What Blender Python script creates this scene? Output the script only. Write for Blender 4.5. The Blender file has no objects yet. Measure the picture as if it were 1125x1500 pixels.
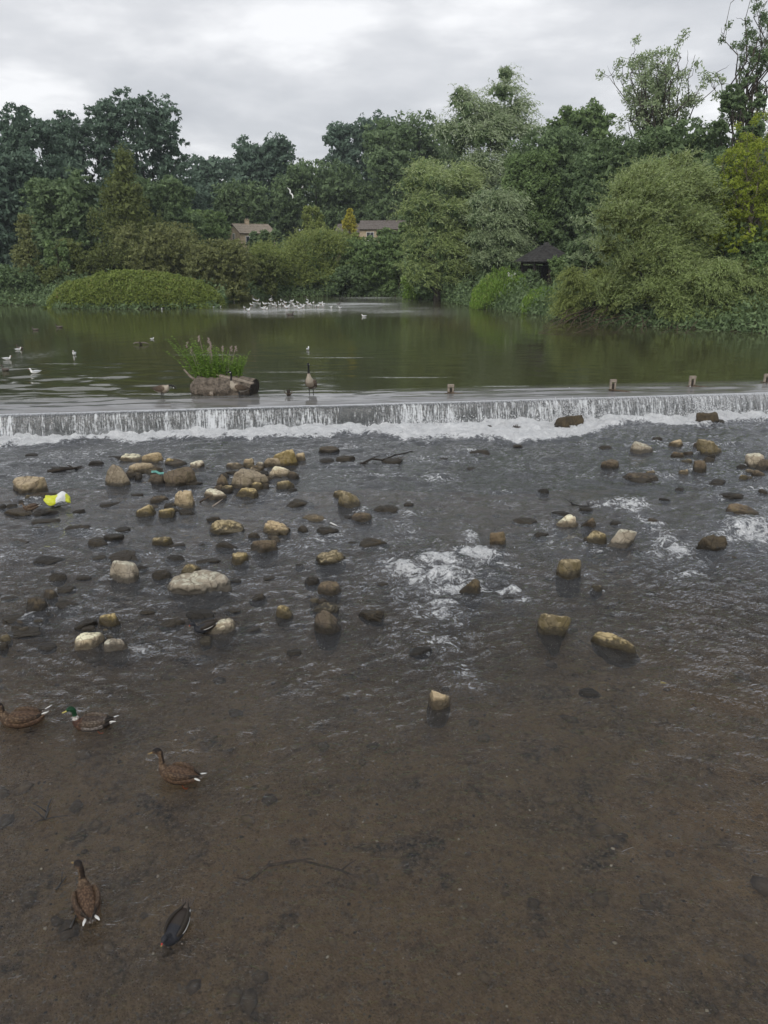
import bpy, math, random
import numpy as np
from math import radians, sin, cos, tan, atan2, pi, sqrt
from mathutils import Vector, Matrix

# ------------------------------------------------------------------ camera
SC = bpy.context.scene
COL = SC.collection
CAM_H = 5.0
PITCH = radians(18.2)
F = 1126.0                       # focal length in photograph pixels (1125 x 1500)
cam_data = bpy.data.cameras.new("camera")
cam_data.sensor_fit = 'VERTICAL'
cam_data.sensor_height = 36.0
cam_data.lens = 36.0 * F / 1500.0
cam_data.clip_start = 0.1
cam_data.clip_end = 3000.0
cam = bpy.data.objects.new("camera", cam_data)
COL.objects.link(cam)
cam.location = (0, 0, CAM_H)
cam.rotation_euler = (radians(90) - PITCH, 0, 0)
SC.camera = cam

# ------------------------------------------------------------------ light
world = bpy.data.worlds.new("World")
SC.world = world
world.use_nodes = True
SUN_EL, SUN_AZ = radians(38), radians(198)      # azimuth measured clockwise from +Y
wn, wl = world.node_tree.nodes, world.node_tree.links
wn.clear()
def wnode(t, **kw):
    n = wn.new(t)
    for k, v in kw.items(): setattr(n, k, v)
    return n
w_out = wnode('ShaderNodeOutputWorld')
w_bg = wnode('ShaderNodeBackground'); w_bg.inputs[1].default_value = 0.10
w_sky = wnode('ShaderNodeTexSky', sky_type='NISHITA', sun_disc=False)
w_sky.sun_elevation = SUN_EL; w_sky.sun_rotation = SUN_AZ
w_tc = wnode('ShaderNodeTexCoord')
w_sep = wnode('ShaderNodeSeparateXYZ'); wl.new(w_tc.outputs['Generated'], w_sep.inputs[0])
def wmath(op, a, b, clamp=False):
    n = wnode('ShaderNodeMath', operation=op, use_clamp=clamp)
    for i, v in enumerate((a, b)):
        if v is None: continue
        if isinstance(v, (int, float)): n.inputs[i].default_value = v
        else: wl.new(v, n.inputs[i])
    return n.outputs[0]
zc = wmath('ADD', wmath('MAXIMUM', w_sep.outputs[2], 0.0), 0.16)
w_cmb = wnode('ShaderNodeCombineXYZ')
wl.new(wmath('DIVIDE', w_sep.outputs[0], zc), w_cmb.inputs[0])
wl.new(wmath('MULTIPLY', wmath('DIVIDE', w_sep.outputs[1], zc), 1.0), w_cmb.inputs[1])
w_cmb.inputs[2].default_value = 3.7
w_n1 = wnode('ShaderNodeTexNoise'); w_n1.inputs['Scale'].default_value = 0.75
w_n1.inputs['Detail'].default_value = 8; w_n1.inputs['Roughness'].default_value = 0.52
w_n1.inputs['Distortion'].default_value = 0.25
wl.new(w_cmb.outputs[0], w_n1.inputs['Vector'])
w_n2 = wnode('ShaderNodeTexNoise'); w_n2.inputs['Scale'].default_value = 2.1
w_n2.inputs['Detail'].default_value = 6; w_n2.inputs['Roughness'].default_value = 0.5
wl.new(w_cmb.outputs[0], w_n2.inputs['Vector'])
w_mixn = wmath('ADD', wmath('MULTIPLY', w_n1.outputs['Fac'], 0.70), wmath('MULTIPLY', w_n2.outputs['Fac'], 0.30))
w_ramp = wnode('ShaderNodeValToRGB')
wl.new(w_mixn, w_ramp.inputs[0])
cr = w_ramp.color_ramp
cr.elements[0].position = 0.42; cr.elements[0].color = (0.53, 0.545, 0.58, 1)
cr.elements[1].position = 0.60; cr.elements[1].color = (0.92, 0.925, 0.94, 1)
e = cr.elements.new(0.485); e.color = (0.60, 0.615, 0.645, 1)
e = cr.elements.new(0.54); e.color = (0.70, 0.71, 0.735, 1)
w_gain = wnode('ShaderNodeMix', data_type='RGBA', blend_type='MULTIPLY')
w_gain.inputs[0].default_value = 1.0
wl.new(w_ramp.outputs[0], w_gain.inputs[6]); w_gain.inputs[7].default_value = (10.0, 10.0, 10.0, 1)
w_mix = wnode('ShaderNodeMix', data_type='RGBA')
w_mix.inputs[0].default_value = 0.94
wl.new(w_sky.outputs[0], w_mix.inputs[6]); wl.new(w_gain.outputs[2], w_mix.inputs[7])
wl.new(w_mix.outputs[2], w_bg.inputs[0]); wl.new(w_bg.outputs[0], w_out.inputs[0])

sun_data = bpy.data.lights.new("sun", 'SUN')
sun_data.energy = 1.5; sun_data.angle = radians(25); sun_data.color = (1.0, 0.96, 0.90)
sun = bpy.data.objects.new("sun", sun_data); COL.objects.link(sun)
sd = Vector((sin(SUN_AZ)*cos(SUN_EL), cos(SUN_AZ)*cos(SUN_EL), sin(SUN_EL)))
sun.rotation_euler = (-sd).to_track_quat('-Z', 'Y').to_euler()

SC.view_settings.view_transform = 'Standard'
SC.view_settings.look = 'None'
SC.view_settings.exposure = 0.18
SC.view_settings.gamma = 1.0
SC.view_settings.use_curve_mapping = False
SC.cycles.use_denoising = True
SC.cycles.max_bounces = 8
SC.cycles.transparent_max_bounces = 24
SC.cycles.volume_bounces = 0

# ------------------------------------------------------------------ geometry of the view
cp, sp = cos(PITCH), sin(PITCH)
def G(px, py, z=0.0):
    """the point at height z that the photograph shows at px, py"""
    u, v = (px-562.5)/F, (750-py)/F
    d = Vector((u, cp + v*sp, -sp + v*cp))
    t = (z-CAM_H)/d.z
    return Vector((d.x*t, d.y*t, z))
def at(px, py, Y):
    """the point at ground distance Y that the photograph shows at px, py"""
    u, v = (px-562.5)/F, (750-py)/F
    d = Vector((u, cp + v*sp, -sp + v*cp))
    t = Y/d.y
    return Vector((d.x*t, Y, CAM_H + d.z*t))
def depth(P): return P[1]*cp + (CAM_H-P[2])*sp

# ------------------------------------------------------------------ numpy noise
def _h(ix, iy, iz, s):
    n = (ix*374761393 + iy*668265263 + iz*2147483647 + s*1274126177) & 0xffffffff
    n = ((n ^ (n >> 13)) * 1274126177) & 0xffffffff
    n = ((n ^ (n >> 16)) * 2246822519) & 0xffffffff
    return ((n ^ (n >> 15)) & 0xffffff) / float(0xffffff)
def vnoise(x, y, z=0.0, s=0):
    x = np.asarray(x, float); y = np.asarray(y, float); z = np.zeros_like(x)+z
    ix, iy, iz = (np.floor(a).astype(np.int64) for a in (x, y, z))
    fx, fy, fz = x-ix, y-iy, z-iz
    fx, fy, fz = (f*f*(3-2*f) for f in (fx, fy, fz))
    r = 0
    for a in (0, 1):
        for b in (0, 1):
            for c in (0, 1):
                w = (fx if a else 1-fx)*(fy if b else 1-fy)*(fz if c else 1-fz)
                r = r + w*_h(ix+a, iy+b, iz+c, s)
    return r
def fbm(x, y, z=0.0, oct=4, s=0, gain=0.5):
    r, a, t = 0, 1.0, 0.0
    x = np.asarray(x, float); y = np.asarray(y, float)
    z = np.asarray(z, float)
    for o in range(oct):
        r = r + a*vnoise(x*2**o, y*2**o, z*2**o, s+o*17); t += a; a *= gain
    return r/t - 0.5
def sstep(a, b, x):
    t = np.clip((x-a)/(b-a), 0, 1); return t*t*(3-2*t)

# ------------------------------------------------------------------ object helpers
def tag(o, label=None, cat=None, group=None, kind=None):
    if label: o['label'] = label
    if cat: o['category'] = cat
    if group: o['group'] = group
    if kind: o['kind'] = kind
    return o
def thing(name, label, cat, loc=(0, 0, 0), rz=0.0, group=None):
    o = bpy.data.objects.new(name, None); COL.objects.link(o)
    o.empty_display_size = 0.2
    o.location = loc; o.rotation_euler = (0, 0, rz)
    return tag(o, label, cat, group)
def np_mesh(name, V, faces, mat, smooth=False, fattr=None, vattr=None, vcol=None):
    """V (n,3); faces (m,k) or list of such arrays"""
    me = bpy.data.meshes.new(name)
    V = np.asarray(V, np.float32)
    if not isinstance(faces, list): faces = [faces]
    faces = [np.asarray(f, np.int32) for f in faces if len(f)]
    me.vertices.add(len(V)); me.vertices.foreach_set('co', V.ravel())
    li = np.concatenate([f.ravel() for f in faces])
    tot = np.concatenate([np.full(len(f), f.shape[1], np.int32) for f in faces])
    st = np.concatenate([[0], np.cumsum(tot)[:-1]]).astype(np.int32)
    me.loops.add(len(li)); me.loops.foreach_set('vertex_index', li)
    me.polygons.add(len(tot)); me.polygons.foreach_set('loop_start', st)
    me.polygons.foreach_set('loop_total', tot)
    me.polygons.foreach_set('use_smooth', np.full(len(tot), smooth, bool))
    for k, a in (fattr or {}).items():
        at_ = me.attributes.new(k, 'FLOAT', 'FACE'); at_.data.foreach_set('value', np.asarray(a, np.float32))
    for k, a in (vattr or {}).items():
        at_ = me.attributes.new(k, 'FLOAT', 'POINT'); at_.data.foreach_set('value', np.asarray(a, np.float32))
    if vcol is not None:
        c = np.ones((len(V), 4), np.float32); c[:, :3] = vcol
        at_ = me.color_attributes.new('Col', 'FLOAT_COLOR', 'POINT'); at_.data.foreach_set('color', c.ravel())
    me.update(calc_edges=True)
    if mat: me.materials.append(mat)
    return me
def put(name, me, parent=None, loc=None):
    o = bpy.data.objects.new(name, me); COL.objects.link(o)
    if parent: o.parent = parent
    if loc is not None: o.location = loc
    return o
class MB:
    """collects simple solids, to be linked as one mesh object"""
    def __init__(s): s.v = []; s.f = []; s.n = 0
    def add(s, V, Fs):
        V = np.asarray(V, float); s.v.append(V)
        for f in Fs: s.f.append([i+s.n for i in f])
        s.n += len(V)
    def box(s, c, d, rz=0.0, rx=0.0, ry=0.0, taper=1.0):
        x, y, z = d[0]/2, d[1]/2, d[2]/2
        V = np.array([[-x,-y,-z],[x,-y,-z],[x,y,-z],[-x,y,-z],[-x*taper,-y*taper,z],[x*taper,-y*taper,z],[x*taper,y*taper,z],[-x*taper,y*taper,z]])
        M = np.array((Matrix.Rotation(rz, 3, 'Z') @ Matrix.Rotation(ry, 3, 'Y') @ Matrix.Rotation(rx, 3, 'X')))
        s.add(V @ M.T + np.array(c), [(0,3,2,1),(4,5,6,7),(0,1,5,4),(1,2,6,5),(2,3,7,6),(3,0,4,7)]); return s
    def tube(s, pts, rad, n=6, cap=True):
        P = np.array([tuple(p) for p in pts], float); k = len(P)
        R = np.full(k, rad) if np.isscalar(rad) else np.asarray(rad, float)
        T = np.gradient(P, axis=0); T /= np.linalg.norm(T, axis=1)[:, None]+1e-9
        a = np.array([0, 0, 1.0]) if abs(T[0][2]) < .9 else np.array([1.0, 0, 0])
        V = []
        for i in range(k):
            a = a - T[i]*a.dot(T[i]); a /= np.linalg.norm(a)+1e-9
            b = np.cross(T[i], a)
            for j in range(n):
                th = 2*pi*j/n; V.append(P[i] + R[i]*(cos(th)*a + sin(th)*b))
        Fs = [(i*n+j, i*n+(j+1) % n, (i+1)*n+(j+1) % n, (i+1)*n+j) for i in range(k-1) for j in range(n)]
        if cap: Fs += [tuple(range(n-1, -1, -1)), tuple((k-1)*n+j for j in range(n))]
        s.add(V, Fs); return s
    def mesh(s, name, mat, smooth=False):
        me = bpy.data.meshes.new(name)
        me.from_pydata(np.concatenate(s.v).tolist(), [], s.f)
        me.polygons.foreach_set('use_smooth', [smooth]*len(me.polygons))
        if mat: me.materials.append(mat)
        return me
    def build(s, name, mat, parent=None, loc=None, smooth=False):
        return put(name, s.mesh(name, mat, smooth), parent, loc)

# ------------------------------------------------------------------ material helpers
class NT:
    def __init__(s, name):
        s.m = bpy.data.materials.new(name); s.m.use_nodes = True
        s.t = s.m.node_tree; s.t.nodes.clear()
        s.out = s.t.nodes.new('ShaderNodeOutputMaterial')
    def n(s, t, inp=None, **kw):
        nd = s.t.nodes.new(t)
        for k, v in kw.items(): setattr(nd, k, v)
        for k, v in (inp or {}).items(): s.set(nd, k, v)
        return nd
    def set(s, nd, k, v):
        sock = nd.inputs[k]
        if isinstance(v, bpy.types.NodeSocket): s.t.links.new(v, sock)
        elif isinstance(v, bpy.types.Node): s.t.links.new(v.outputs[0], sock)
        else: sock.default_value = v
    def math(s, op, a, b=0.0, c=None, clamp=False):
        nd = s.n('ShaderNodeMath', operation=op, use_clamp=clamp)
        s.set(nd, 0, a); s.set(nd, 1, b)
        if c is not None: s.set(nd, 2, c)
        return nd.outputs[0]
    def mix(s, f, a, b, blend='MIX'):
        nd = s.n('ShaderNodeMix', data_type='RGBA', blend_type=blend, clamp_factor=True)
        s.set(nd, 0, f)
        s.set(nd, 6, (*a, 1) if isinstance(a, tuple) and len(a) == 3 else a)
        s.set(nd, 7, (*b, 1) if isinstance(b, tuple) and len(b) == 3 else b)
        return nd.outputs[2]
    def noise(s, scale, detail=4, rough=0.5, vec=None, dist=0.0):
        nd = s.n('ShaderNodeTexNoise', {'Scale': scale, 'Detail': detail, 'Roughness': rough, 'Distortion': dist})
        if vec is not None: s.set(nd, 'Vector', vec)
        return nd.outputs['Fac']
    def ramp(s, f, stops):
        nd = s.n('ShaderNodeValToRGB'); s.set(nd, 0, f)
        c = nd.color_ramp
        while len(c.elements) < len(stops): c.elements.new(0.5)
        for e, (p, col) in zip(c.elements, stops):
            e.position = p; e.color = (*col, 1) if not np.isscalar(col) else (col, col, col, 1)
        return nd.outputs[0]
    def smap(s, f, a, b, lo=0.0, hi=1.0):
        nd = s.n('ShaderNodeMapRange', {0: f, 1: a, 2: b, 3: lo, 4: hi}, interpolation_type='SMOOTHSTEP')
        return nd.outputs[0]
    def obj(s): return s.n('ShaderNodeTexCoord').outputs['Object']
    def pos(s): return s.n('ShaderNodeNewGeometry').outputs['Position']
    def scalev(s, v, sc):
        return s.n('ShaderNodeVectorMath', {0: v, 1: sc}, operation='MULTIPLY').outputs[0]
    def attr(s, name): return s.n('ShaderNodeAttribute', attribute_name=name).outputs['Fac']
    def bump(s, h, strength=0.5, dist=0.02, nrm=None):
        nd = s.n('ShaderNodeBump', {'Height': h, 'Strength': strength, 'Distance': dist})
        if nrm is not None: s.set(nd, 'Normal', nrm)
        return nd.outputs[0]
    def bsdf(s, **kw):
        nd = s.n('ShaderNodeBsdfPrincipled')
        for k, v in kw.items():
            k = {'col': 'Base Color', 'rough': 'Roughness', 'metal': 'Metallic', 'nrm': 'Normal', 'spec': 'Specular IOR Level'}.get(k, k)
            if isinstance(v, tuple) and len(v) == 3: v = (*v, 1)
            s.set(nd, k, v)
        return nd.outputs[0]
    def done(s, sh):
        s.t.links.new(sh, s.out.inputs[0]); return s.m

def simple_mat(name, c1, c2, scale=8.0, rough=0.75, bump=0.3, bdist=0.01, spec=0.3):
    t = NT(name); f = t.noise(scale, 5, 0.6, t.obj())
    g = t.noise(scale*4.3, 3, 0.6, t.obj())
    f2 = t.math('ADD', t.math('MULTIPLY', f, 0.7), t.math('MULTIPLY', g, 0.3))
    col = t.mix(t.smap(f2, 0.35, 0.65), c1, c2)
    return t.done(t.bsdf(col=col, rough=rough, spec=spec, nrm=t.bump(f2, bump, bdist)))
# ================================================================== THE STONES OF THE RIVER, AS A TABLE
# (px, py of the foot, width px, height px, kind, label or short place name, options)
R_ = []
def R(px, py, w, h, kind, label=None, short=None, **kw): R_.append((px, py, w, h, kind, label, short, kw))
# ---- stones with a look of their own
R(41, 724, 62, 31, 'tan', 'large flat-topped tan boulder at the left edge above the yellow bag', 'flat-topped boulder at the left edge', flat=.8)
R(171, 714, 37, 34, 'tan', 'upright split brown boulder at the left end of the upper stone pile', 'split upright boulder', up=1)
R(186, 677, 36, 13, 'pale', 'thin pale flat stone topmost in the left stone pile', 'thin pale top stone')
R(221, 681, 31, 20, 'tan', 'rounded tan stone at the top of the left stone pile', 'rounded tan top stone')
R(203, 694, 38, 17, 'tan', 'knobbly stone between the split boulder and the rounded tan stone', 'knobbly middle stone')
R(259, 714, 47, 31, 'brown', 'wedge-shaped brown boulder with a peaked top in the left stone pile', 'peaked brown boulder', up=1)
R(228, 712, 25, 20, 'brown', 'brown stone under the teal scrap', 'brown stone under the teal scrap')
R(252, 685, 36, 13, 'brown', 'long brown stone at the back right of the left stone pile', 'long brown back stone')
R(287, 688, 21, 14, 'pale', 'small pale stone at the right end of the left stone pile', 'small pale end stone')
R(281, 714, 26, 14, 'dark', 'dark wet stone against the right side of the peaked brown boulder')
R(270, 747, 31, 29, 'tan', 'blocky tan stone with a pale square facet below the left stone pile', 'pale-faceted block', up=1)
R(213, 758, 30, 21, 'moss', 'mossy brown stone at the left of the pale-faceted block cluster', 'mossy cluster stone')
R(231, 739, 26, 13, 'brown', 'flat brown stone at the back of the pale-faceted block cluster')
R(243, 759, 22, 16, 'moss', 'small yellow-mossed stone in front of the pale-faceted block')
R(249, 746, 17, 15, 'dark', 'dark stone squeezed left of the pale-faceted block')
R(270, 756, 25, 11, 'dark', 'low dark stone under the foot of the pale-faceted block')
R(236, 801, 29, 17, 'moss', 'mossy brown stone alone in the left shallows, with a flat top', 'flat mossy stone of the left shallows')
R(417, 685, 37, 29, 'moss', 'tall mossy yellow boulder crowning the middle stone pile', 'tall mossy boulder', up=1)
R(441, 677, 17, 14, 'tan', 'small tan stone leaning on the right of the tall mossy boulder')
R(401, 686, 30, 18, 'tan', 'tan stone tucked left of the tall mossy boulder')
R(407, 701, 31, 21, 'pale', 'square-cut pale block in the middle stone pile', 'square-cut pale block', up=1)
R(429, 703, 18, 14, 'brown', 'brown stone right of the square-cut pale block')
R(417, 718, 25, 16, 'moss', 'mossy stone in front of the square-cut pale block')
R(361, 717, 54, 31, 'tan', 'widest brown boulder of the middle stone pile with a pale vein', 'widest pile boulder', up=1)
R(326, 716, 21, 21, 'brown', 'brown upright stone left of the widest pile boulder')
R(360, 730, 31, 17, 'moss', 'rounded olive-brown stone in front of the widest pile boulder')
R(384, 717, 18, 17, 'dark', 'dark shaded stone right of the widest pile boulder')
R(364, 686, 16, 15, 'tan', 'small tan stone standing up behind the widest pile boulder')
R(343, 688, 25, 12, 'tan', 'low tan stone at the top left of the middle stone pile')
R(379, 686, 15, 11, 'pale', 'little pale stone behind the tan tucked stone of the middle pile')
R(377, 691, 21, 9, 'tan', 'flat tan sliver lying above the widest pile boulder')
R(314, 733, 34, 18, 'pale', 'pale angular stone with a stick beside it, left of the middle pile', 'pale angular stone')
R(480, 665, 31, 12, 'brown', 'reddish-brown stone alone right of the middle pile, near the foam', 'lone reddish stone')
R(511, 745, 31, 27, 'moss', 'knobbly yellow-brown boulder right of the middle stone pile', 'knobbly yellow-brown boulder', up=1)
R(497, 731, 21, 13, 'moss', 'smaller stone touching the back left of the knobbly yellow-brown boulder')
R(437, 744, 40, 14, 'dark', 'dark slanting slab left of the knobbly yellow-brown boulder', 'dark slanting slab')
R(558, 755, 48, 16, 'dark', 'long dark stone with water sliding over its right end', 'long dark washed stone')
R(530, 766, 28, 16, 'brown', 'wet brown stone against the left of the long dark washed stone')
R(458, 766, 33, 13, 'tan', 'flat stone with a lit tan edge below the dark slanting slab')
R(479, 784, 32, 21, 'dark', 'submerged brown stone with a white stick beside it')
R(329, 784, 48, 24, 'moss', 'long mossy loaf-shaped stone below the middle stone pile', 'mossy loaf-shaped stone')
R(311, 767, 21, 12, 'dark', 'small dark stone behind the left end of the mossy loaf-shaped stone')
R(406, 784, 41, 24, 'tan', 'pale-topped boulder with a steep right face, right of the mossy loaf-shaped stone', 'steep pale-topped boulder', up=1)
R(386, 811, 39, 26, 'brown', 'brown ridged stone in front of the steep pale-topped boulder', 'brown ridged stone', up=1)
R(349, 828, 27, 20, 'moss', 'stubby stone with a mossy yellow top below the mossy loaf-shaped stone', 'stubby mossy stone')
R(479, 831, 49, 29, 'moss', 'big rounded mossy boulder left of the white rapids', 'big rounded mossy boulder', up=1)
R(548, 804, 40, 18, 'dark', 'dark mossy stone washed by water left of the white rapids', 'washed dark stone')
R(179, 854, 40, 36, 'pale', 'bare pale block standing alone in the left shallows', 'bare pale block', up=1)
R(287, 874, 86, 38, 'pale', 'biggest pale loaf-shaped boulder in the left shallows', 'biggest pale boulder', up=1, long=1)
R(277, 842, 25, 17, 'moss', 'small yellow-brown stone behind the biggest pale boulder')
R(318, 931, 46, 29, 'pale', 'pale jagged stone where the red-billed moorhen perches', 'jagged perch stone', up=1)
R(299, 946, 23, 14, 'moss', 'small mossy stone below the perched moorhen')
R(414, 906, 26, 21, 'moss', 'small orange-brown stone right of the jagged perch stone', 'small orange stone')
R(475, 901, 42, 20, 'moss', 'mossy stone with a pale rim behind the pointed stone', 'pale-rimmed stone')
R(479, 928, 38, 34, 'brown', 'pointed pyramid-shaped stone in the middle of the river', 'pointed stone', up=1)
R(482, 873, 33, 22, 'brown', 'dark olive stone above the pale-rimmed stone')
R(547, 911, 43, 26, 'dark', 'flat dark round stone right of the pointed stone', 'flat dark round stone')
R(128, 953, 40, 28, 'pale', 'white-topped mossy stone low on the left', 'white-topped stone', up=1)
R(167, 957, 33, 24, 'pale', 'round pale stone right of the white-topped stone', 'round pale stone', up=1)
R(157, 919, 29, 23, 'moss', 'orange-mossed stone just under the water above the round pale stone')
R(691, 873, 33, 24, 'dark', 'dark stone poking out of the white rapids', 'dark rapids stone', up=1)
R(727, 804, 27, 28, 'brown', 'reddish-brown upright stone above the rapids', 'reddish upright stone', up=1)
R(831, 773, 34, 21, 'pale', 'rounded pale yellow stone left of the pinkish tilted block', 'rounded pale yellow stone', up=1)
R(910, 803, 35, 34, 'pale', 'pinkish pale tilted block right of the rapids', 'pinkish tilted block', up=1, tilt=.5)
R(875, 799, 28, 22, 'moss', 'orange-tan stone left of the pinkish tilted block', 'orange-tan stone', up=1)
R(867, 774, 25, 18, 'brown', 'brown stone behind the orange-tan stone')
R(837, 849, 37, 33, 'moss', 'orange and mossy boulder below the rounded pale yellow stone', 'orange mossy boulder', up=1)
R(875, 869, 17, 14, 'moss', 'small mossy stone alone below the pinkish tilted block', 'small lone mossy stone')
R(815, 934, 46, 41, 'moss', 'big mossy boulder with a pale jagged ridge at the lower right', 'ridged mossy boulder', up=1)
R(911, 962, 76, 38, 'moss', 'long mossy slab lying slantwise at the lower right', 'long slanting slab', slab=1)
R(642, 1041, 33, 32, 'tan', 'lowest stone of all, a pale-topped brown lump in the middle', 'lowest stone', up=1)
R(943, 664, 33, 19, 'pale', 'white pocked stone near the falls on the right', 'white pocked stone')
R(992, 656, 20, 13, 'tan', 'small tan stone right of the white pocked stone')
R(1042, 669, 38, 27, 'moss', 'big yellow-tan boulder near the falls on the right', 'yellow-tan boulder', up=1)
R(1108, 686, 30, 23, 'pale', 'pale-headed boulder near the right edge', 'pale-headed boulder', up=1)
R(1122, 691, 22, 19, 'brown', 'brown stone cut by the right edge beside the pale-headed boulder')
R(1098, 697, 19, 12, 'tan', 'small tan stone at the foot of the pale-headed boulder')
R(947, 708, 53, 17, 'brown', 'long low brown stone in two humps on the right', 'long two-humped stone')
R(895, 689, 25, 16, 'brown', 'brown rounded stone left of the long two-humped stone', 'brown rounded stone')
R(1026, 692, 22, 20, 'brown', 'two-lobed brown stone below the yellow-tan boulder')
R(1049, 810, 42, 27, 'dark', 'dark mossy boulder at the edge of the right-hand rapids', 'dark rapids-edge boulder', up=1)
R(1092, 757, 46, 20, 'brown', 'broad brown stone under thin water at the right edge', 'broad brown stone')
R(836, 630, 50, 24, 'dark', 'dark mossy boulder under the falling water', 'boulder under the falls', up=1)
R(1038, 622, 34, 20, 'dark', 'dark boulder in the foam at the foot of the falls on the right', 'right foam boulder', up=1)
R(1054, 621, 22, 17, 'dark', 'dark stone touching the right side of the right foam boulder')
R(758, 631, 36, 15, 'dark', 'dark stone half buried in foam left of the boulder under the falls', 'foam-buried stone')
R(717, 628, 18, 9, 'dark', 'small dark stone showing through the foam in the middle')
R(627, 630, 14, 7, 'dark', 'smallest dark stone in the foam band, left of the others')
R(110, 782, 38, 15, 'dark', 'flat dark stone right of the yellow bag, out in the shallows', 'flat dark shallows stone')
R(180, 824, 50, 18, 'brown', 'long brown slab under the flat dark stones above the bare pale block', 'long brown slab')
R(141, 802, 33, 15, 'dark', 'dark block left of a mossy dark pair in the left shallows', 'dark left block')
R(65, 827, 43, 13, 'dark', 'long dark bar-shaped stone in the left shallows', 'dark bar stone')
R(48, 899, 34, 25, 'dark', 'black glistening stone near the left edge', 'black glistening stone', up=1)
R(92, 897, 37, 18, 'dark', 'rounded dark stone right of the black glistening stone', 'rounded dark stone')
R(139, 683, 21, 12, 'dark', 'small dark block alone left of the upper stone pile', 'small dark block')
R(166, 673, 20, 6, 'dark', 'dark sliver behind the thin pale top stone')
# ================================================================== SETTING
WL = 0.78            # level of the pool behind the weir
CREST_Z = 0.72
C0 = G(-140, 609, CREST_Z); C1 = G(1300, 568.5, CREST_Z)     # crest edge, seen ends
cdir = Vector((C1.x-C0.x, C1.y-C0.y, 0)).normalized()
cnrm = Vector((cdir.y, -cdir.x, 0))                          # downstream
def crest_y(x):
    return C0.y + (x-C0.x)*cdir.y/cdir.x
# ---- shoreline of all the water, seen from above
SHORE = [(-34, -40), (-34, 14), (-60, 45), (-62, 70)]
SHORE += [tuple(G(px, py, WL)[:2]) for px, py in ((-60, 449), (0, 447), (60, 447), (80, 452), (200, 453), (318, 451), (330, 444), (350, 439), (420, 434.5), (500, 433.5), (585, 434),
          (600, 437), (645, 440), (690, 449), (760, 458), (800, 463), (860, 470), (960, 479), (1060, 485), (1125, 489), (1300, 497))]
SHORE += [(24, 28), (22, 10), (22, -40)]
SH = np.array(SHORE)
def shore_dist(x, y):
    """signed distance to the shoreline, positive on land"""
    x = np.asarray(x, float); y = np.asarray(y, float)
    d = np.full(x.shape, 1e9); ins = np.zeros(x.shape, bool)
    n = len(SH)
    for i in range(n):
        a, b = SH[i], SH[(i+1) % n]
        ab = b-a; L = ab.dot(ab)
        t = np.clip(((x-a[0])*ab[0]+(y-a[1])*ab[1])/L, 0, 1)
        d = np.minimum(d, np.hypot(x-a[0]-t*ab[0], y-a[1]-t*ab[1]))
        c = ((a[1] > y) != (b[1] > y))
        with np.errstate(divide='ignore', invalid='ignore'):
            xi = a[0]+(y-a[1])*(b[0]-a[0])/(b[1]-a[1]+1e-12)
        ins ^= c & (x < xi)
    return np.where(ins, -d, d)
def ground_z(x, y):
    d = shore_dist(x, y)
    bank = WL - 0.9 + 1.3*sstep(-3, 2.0, d) + 0.5*sstep(1.5, 14, d)
    hill = 9.5*sstep(102, 185, y) + 3.0*sstep(20, 70, x)*sstep(40, 70, y) + 2.0*sstep(40, 90, -x)*sstep(60, 110, y)
    return bank + hill*sstep(0, 6, d) + 0.35*fbm(np.asarray(x)*0.13, np.asarray(y)*0.13, 0, 3, 5)*sstep(0, 5, d)
def gz(x, y): return float(ground_z(np.array([x]), np.array([y]))[0])

def axis_vals(segs):
    out = [segs[0][0]]
    for a, b, st in segs:
        n = max(1, int(round((b-a)/st))); out += [a+(b-a)*(i+1)/n for i in range(n)]
    return np.array(out)
def grid_faces(nx, ny):
    i = np.arange((nx-1)*(ny-1)); c = i % (nx-1); r = i//(nx-1); a = r*nx+c
    return np.stack([a, a+1, a+nx+1, a+nx], 1)

# ---- ground sheet
t = NT('ground_soil')
p_ = t.pos()
f = t.noise(0.7, 6, 0.6, p_); g = t.noise(9, 4, 0.6, p_)
col = t.mix(t.smap(f, .4, .6), (.045, .04, .025), (.05, .065, .025))
col = t.mix(t.smap(g, .45, .7), col, (.09, .08, .055))
M_GROUND = t.done(t.bsdf(col=col, rough=.95, spec=.1, nrm=t.bump(g, .6, .08)))
gx = axis_vals([(-900, -200, 70), (-200, -70, 6), (-70, 60, 1.2), (60, 200, 6), (200, 900, 70)])
gy = axis_vals([(-60, 20, 8), (20, 125, 1.2), (125, 230, 5), (230, 1500, 90)])
X, Y = np.meshgrid(gx, gy); Z = ground_z(X.ravel(), Y.ravel())
Z = Z - 1.2*(np.array(X.ravel()*0+1))*((Y.ravel() < 20) & (shore_dist(X.ravel(), Y.ravel()) < 0))
V = np.stack([X.ravel(), Y.ravel(), Z], 1)
tag(put('ground', np_mesh('ground', V, grid_faces(len(gx), len(gy)), M_GROUND, True)), kind='structure')

# ---- bed of the shallow river below the weir
t = NT('river_bed_gravel')
p_ = t.pos()
big = t.noise(0.35, 5, 0.6, p_, .6); mid = t.noise(2.6, 6, .65, p_); fine = t.noise(16, 5, .7, p_); gr = t.noise(55, 3, .7, p_)
vor = t.n('ShaderNodeTexVoronoi', {'Vector': p_, 'Scale': 17.0}, feature='F1')
vcol = t.n('ShaderNodeSeparateColor', {0: vor.outputs['Color']}).outputs[0]
vor2 = t.n('ShaderNodeTexVoronoi', {'Vector': p_, 'Scale': 42.0}, feature='F1')
v2c = t.n('ShaderNodeSeparateColor', {0: vor2.outputs['Color']}).outputs[0]
col = t.mix(t.smap(big, .38, .62), (.098, .076, .050), (.185, .130, .074))
col = t.mix(t.smap(mid, .42, .68), col, (.21, .155, .085))
col = t.mix(t.smap(mid, .46, .30), col, (.040, .037, .034))
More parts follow.
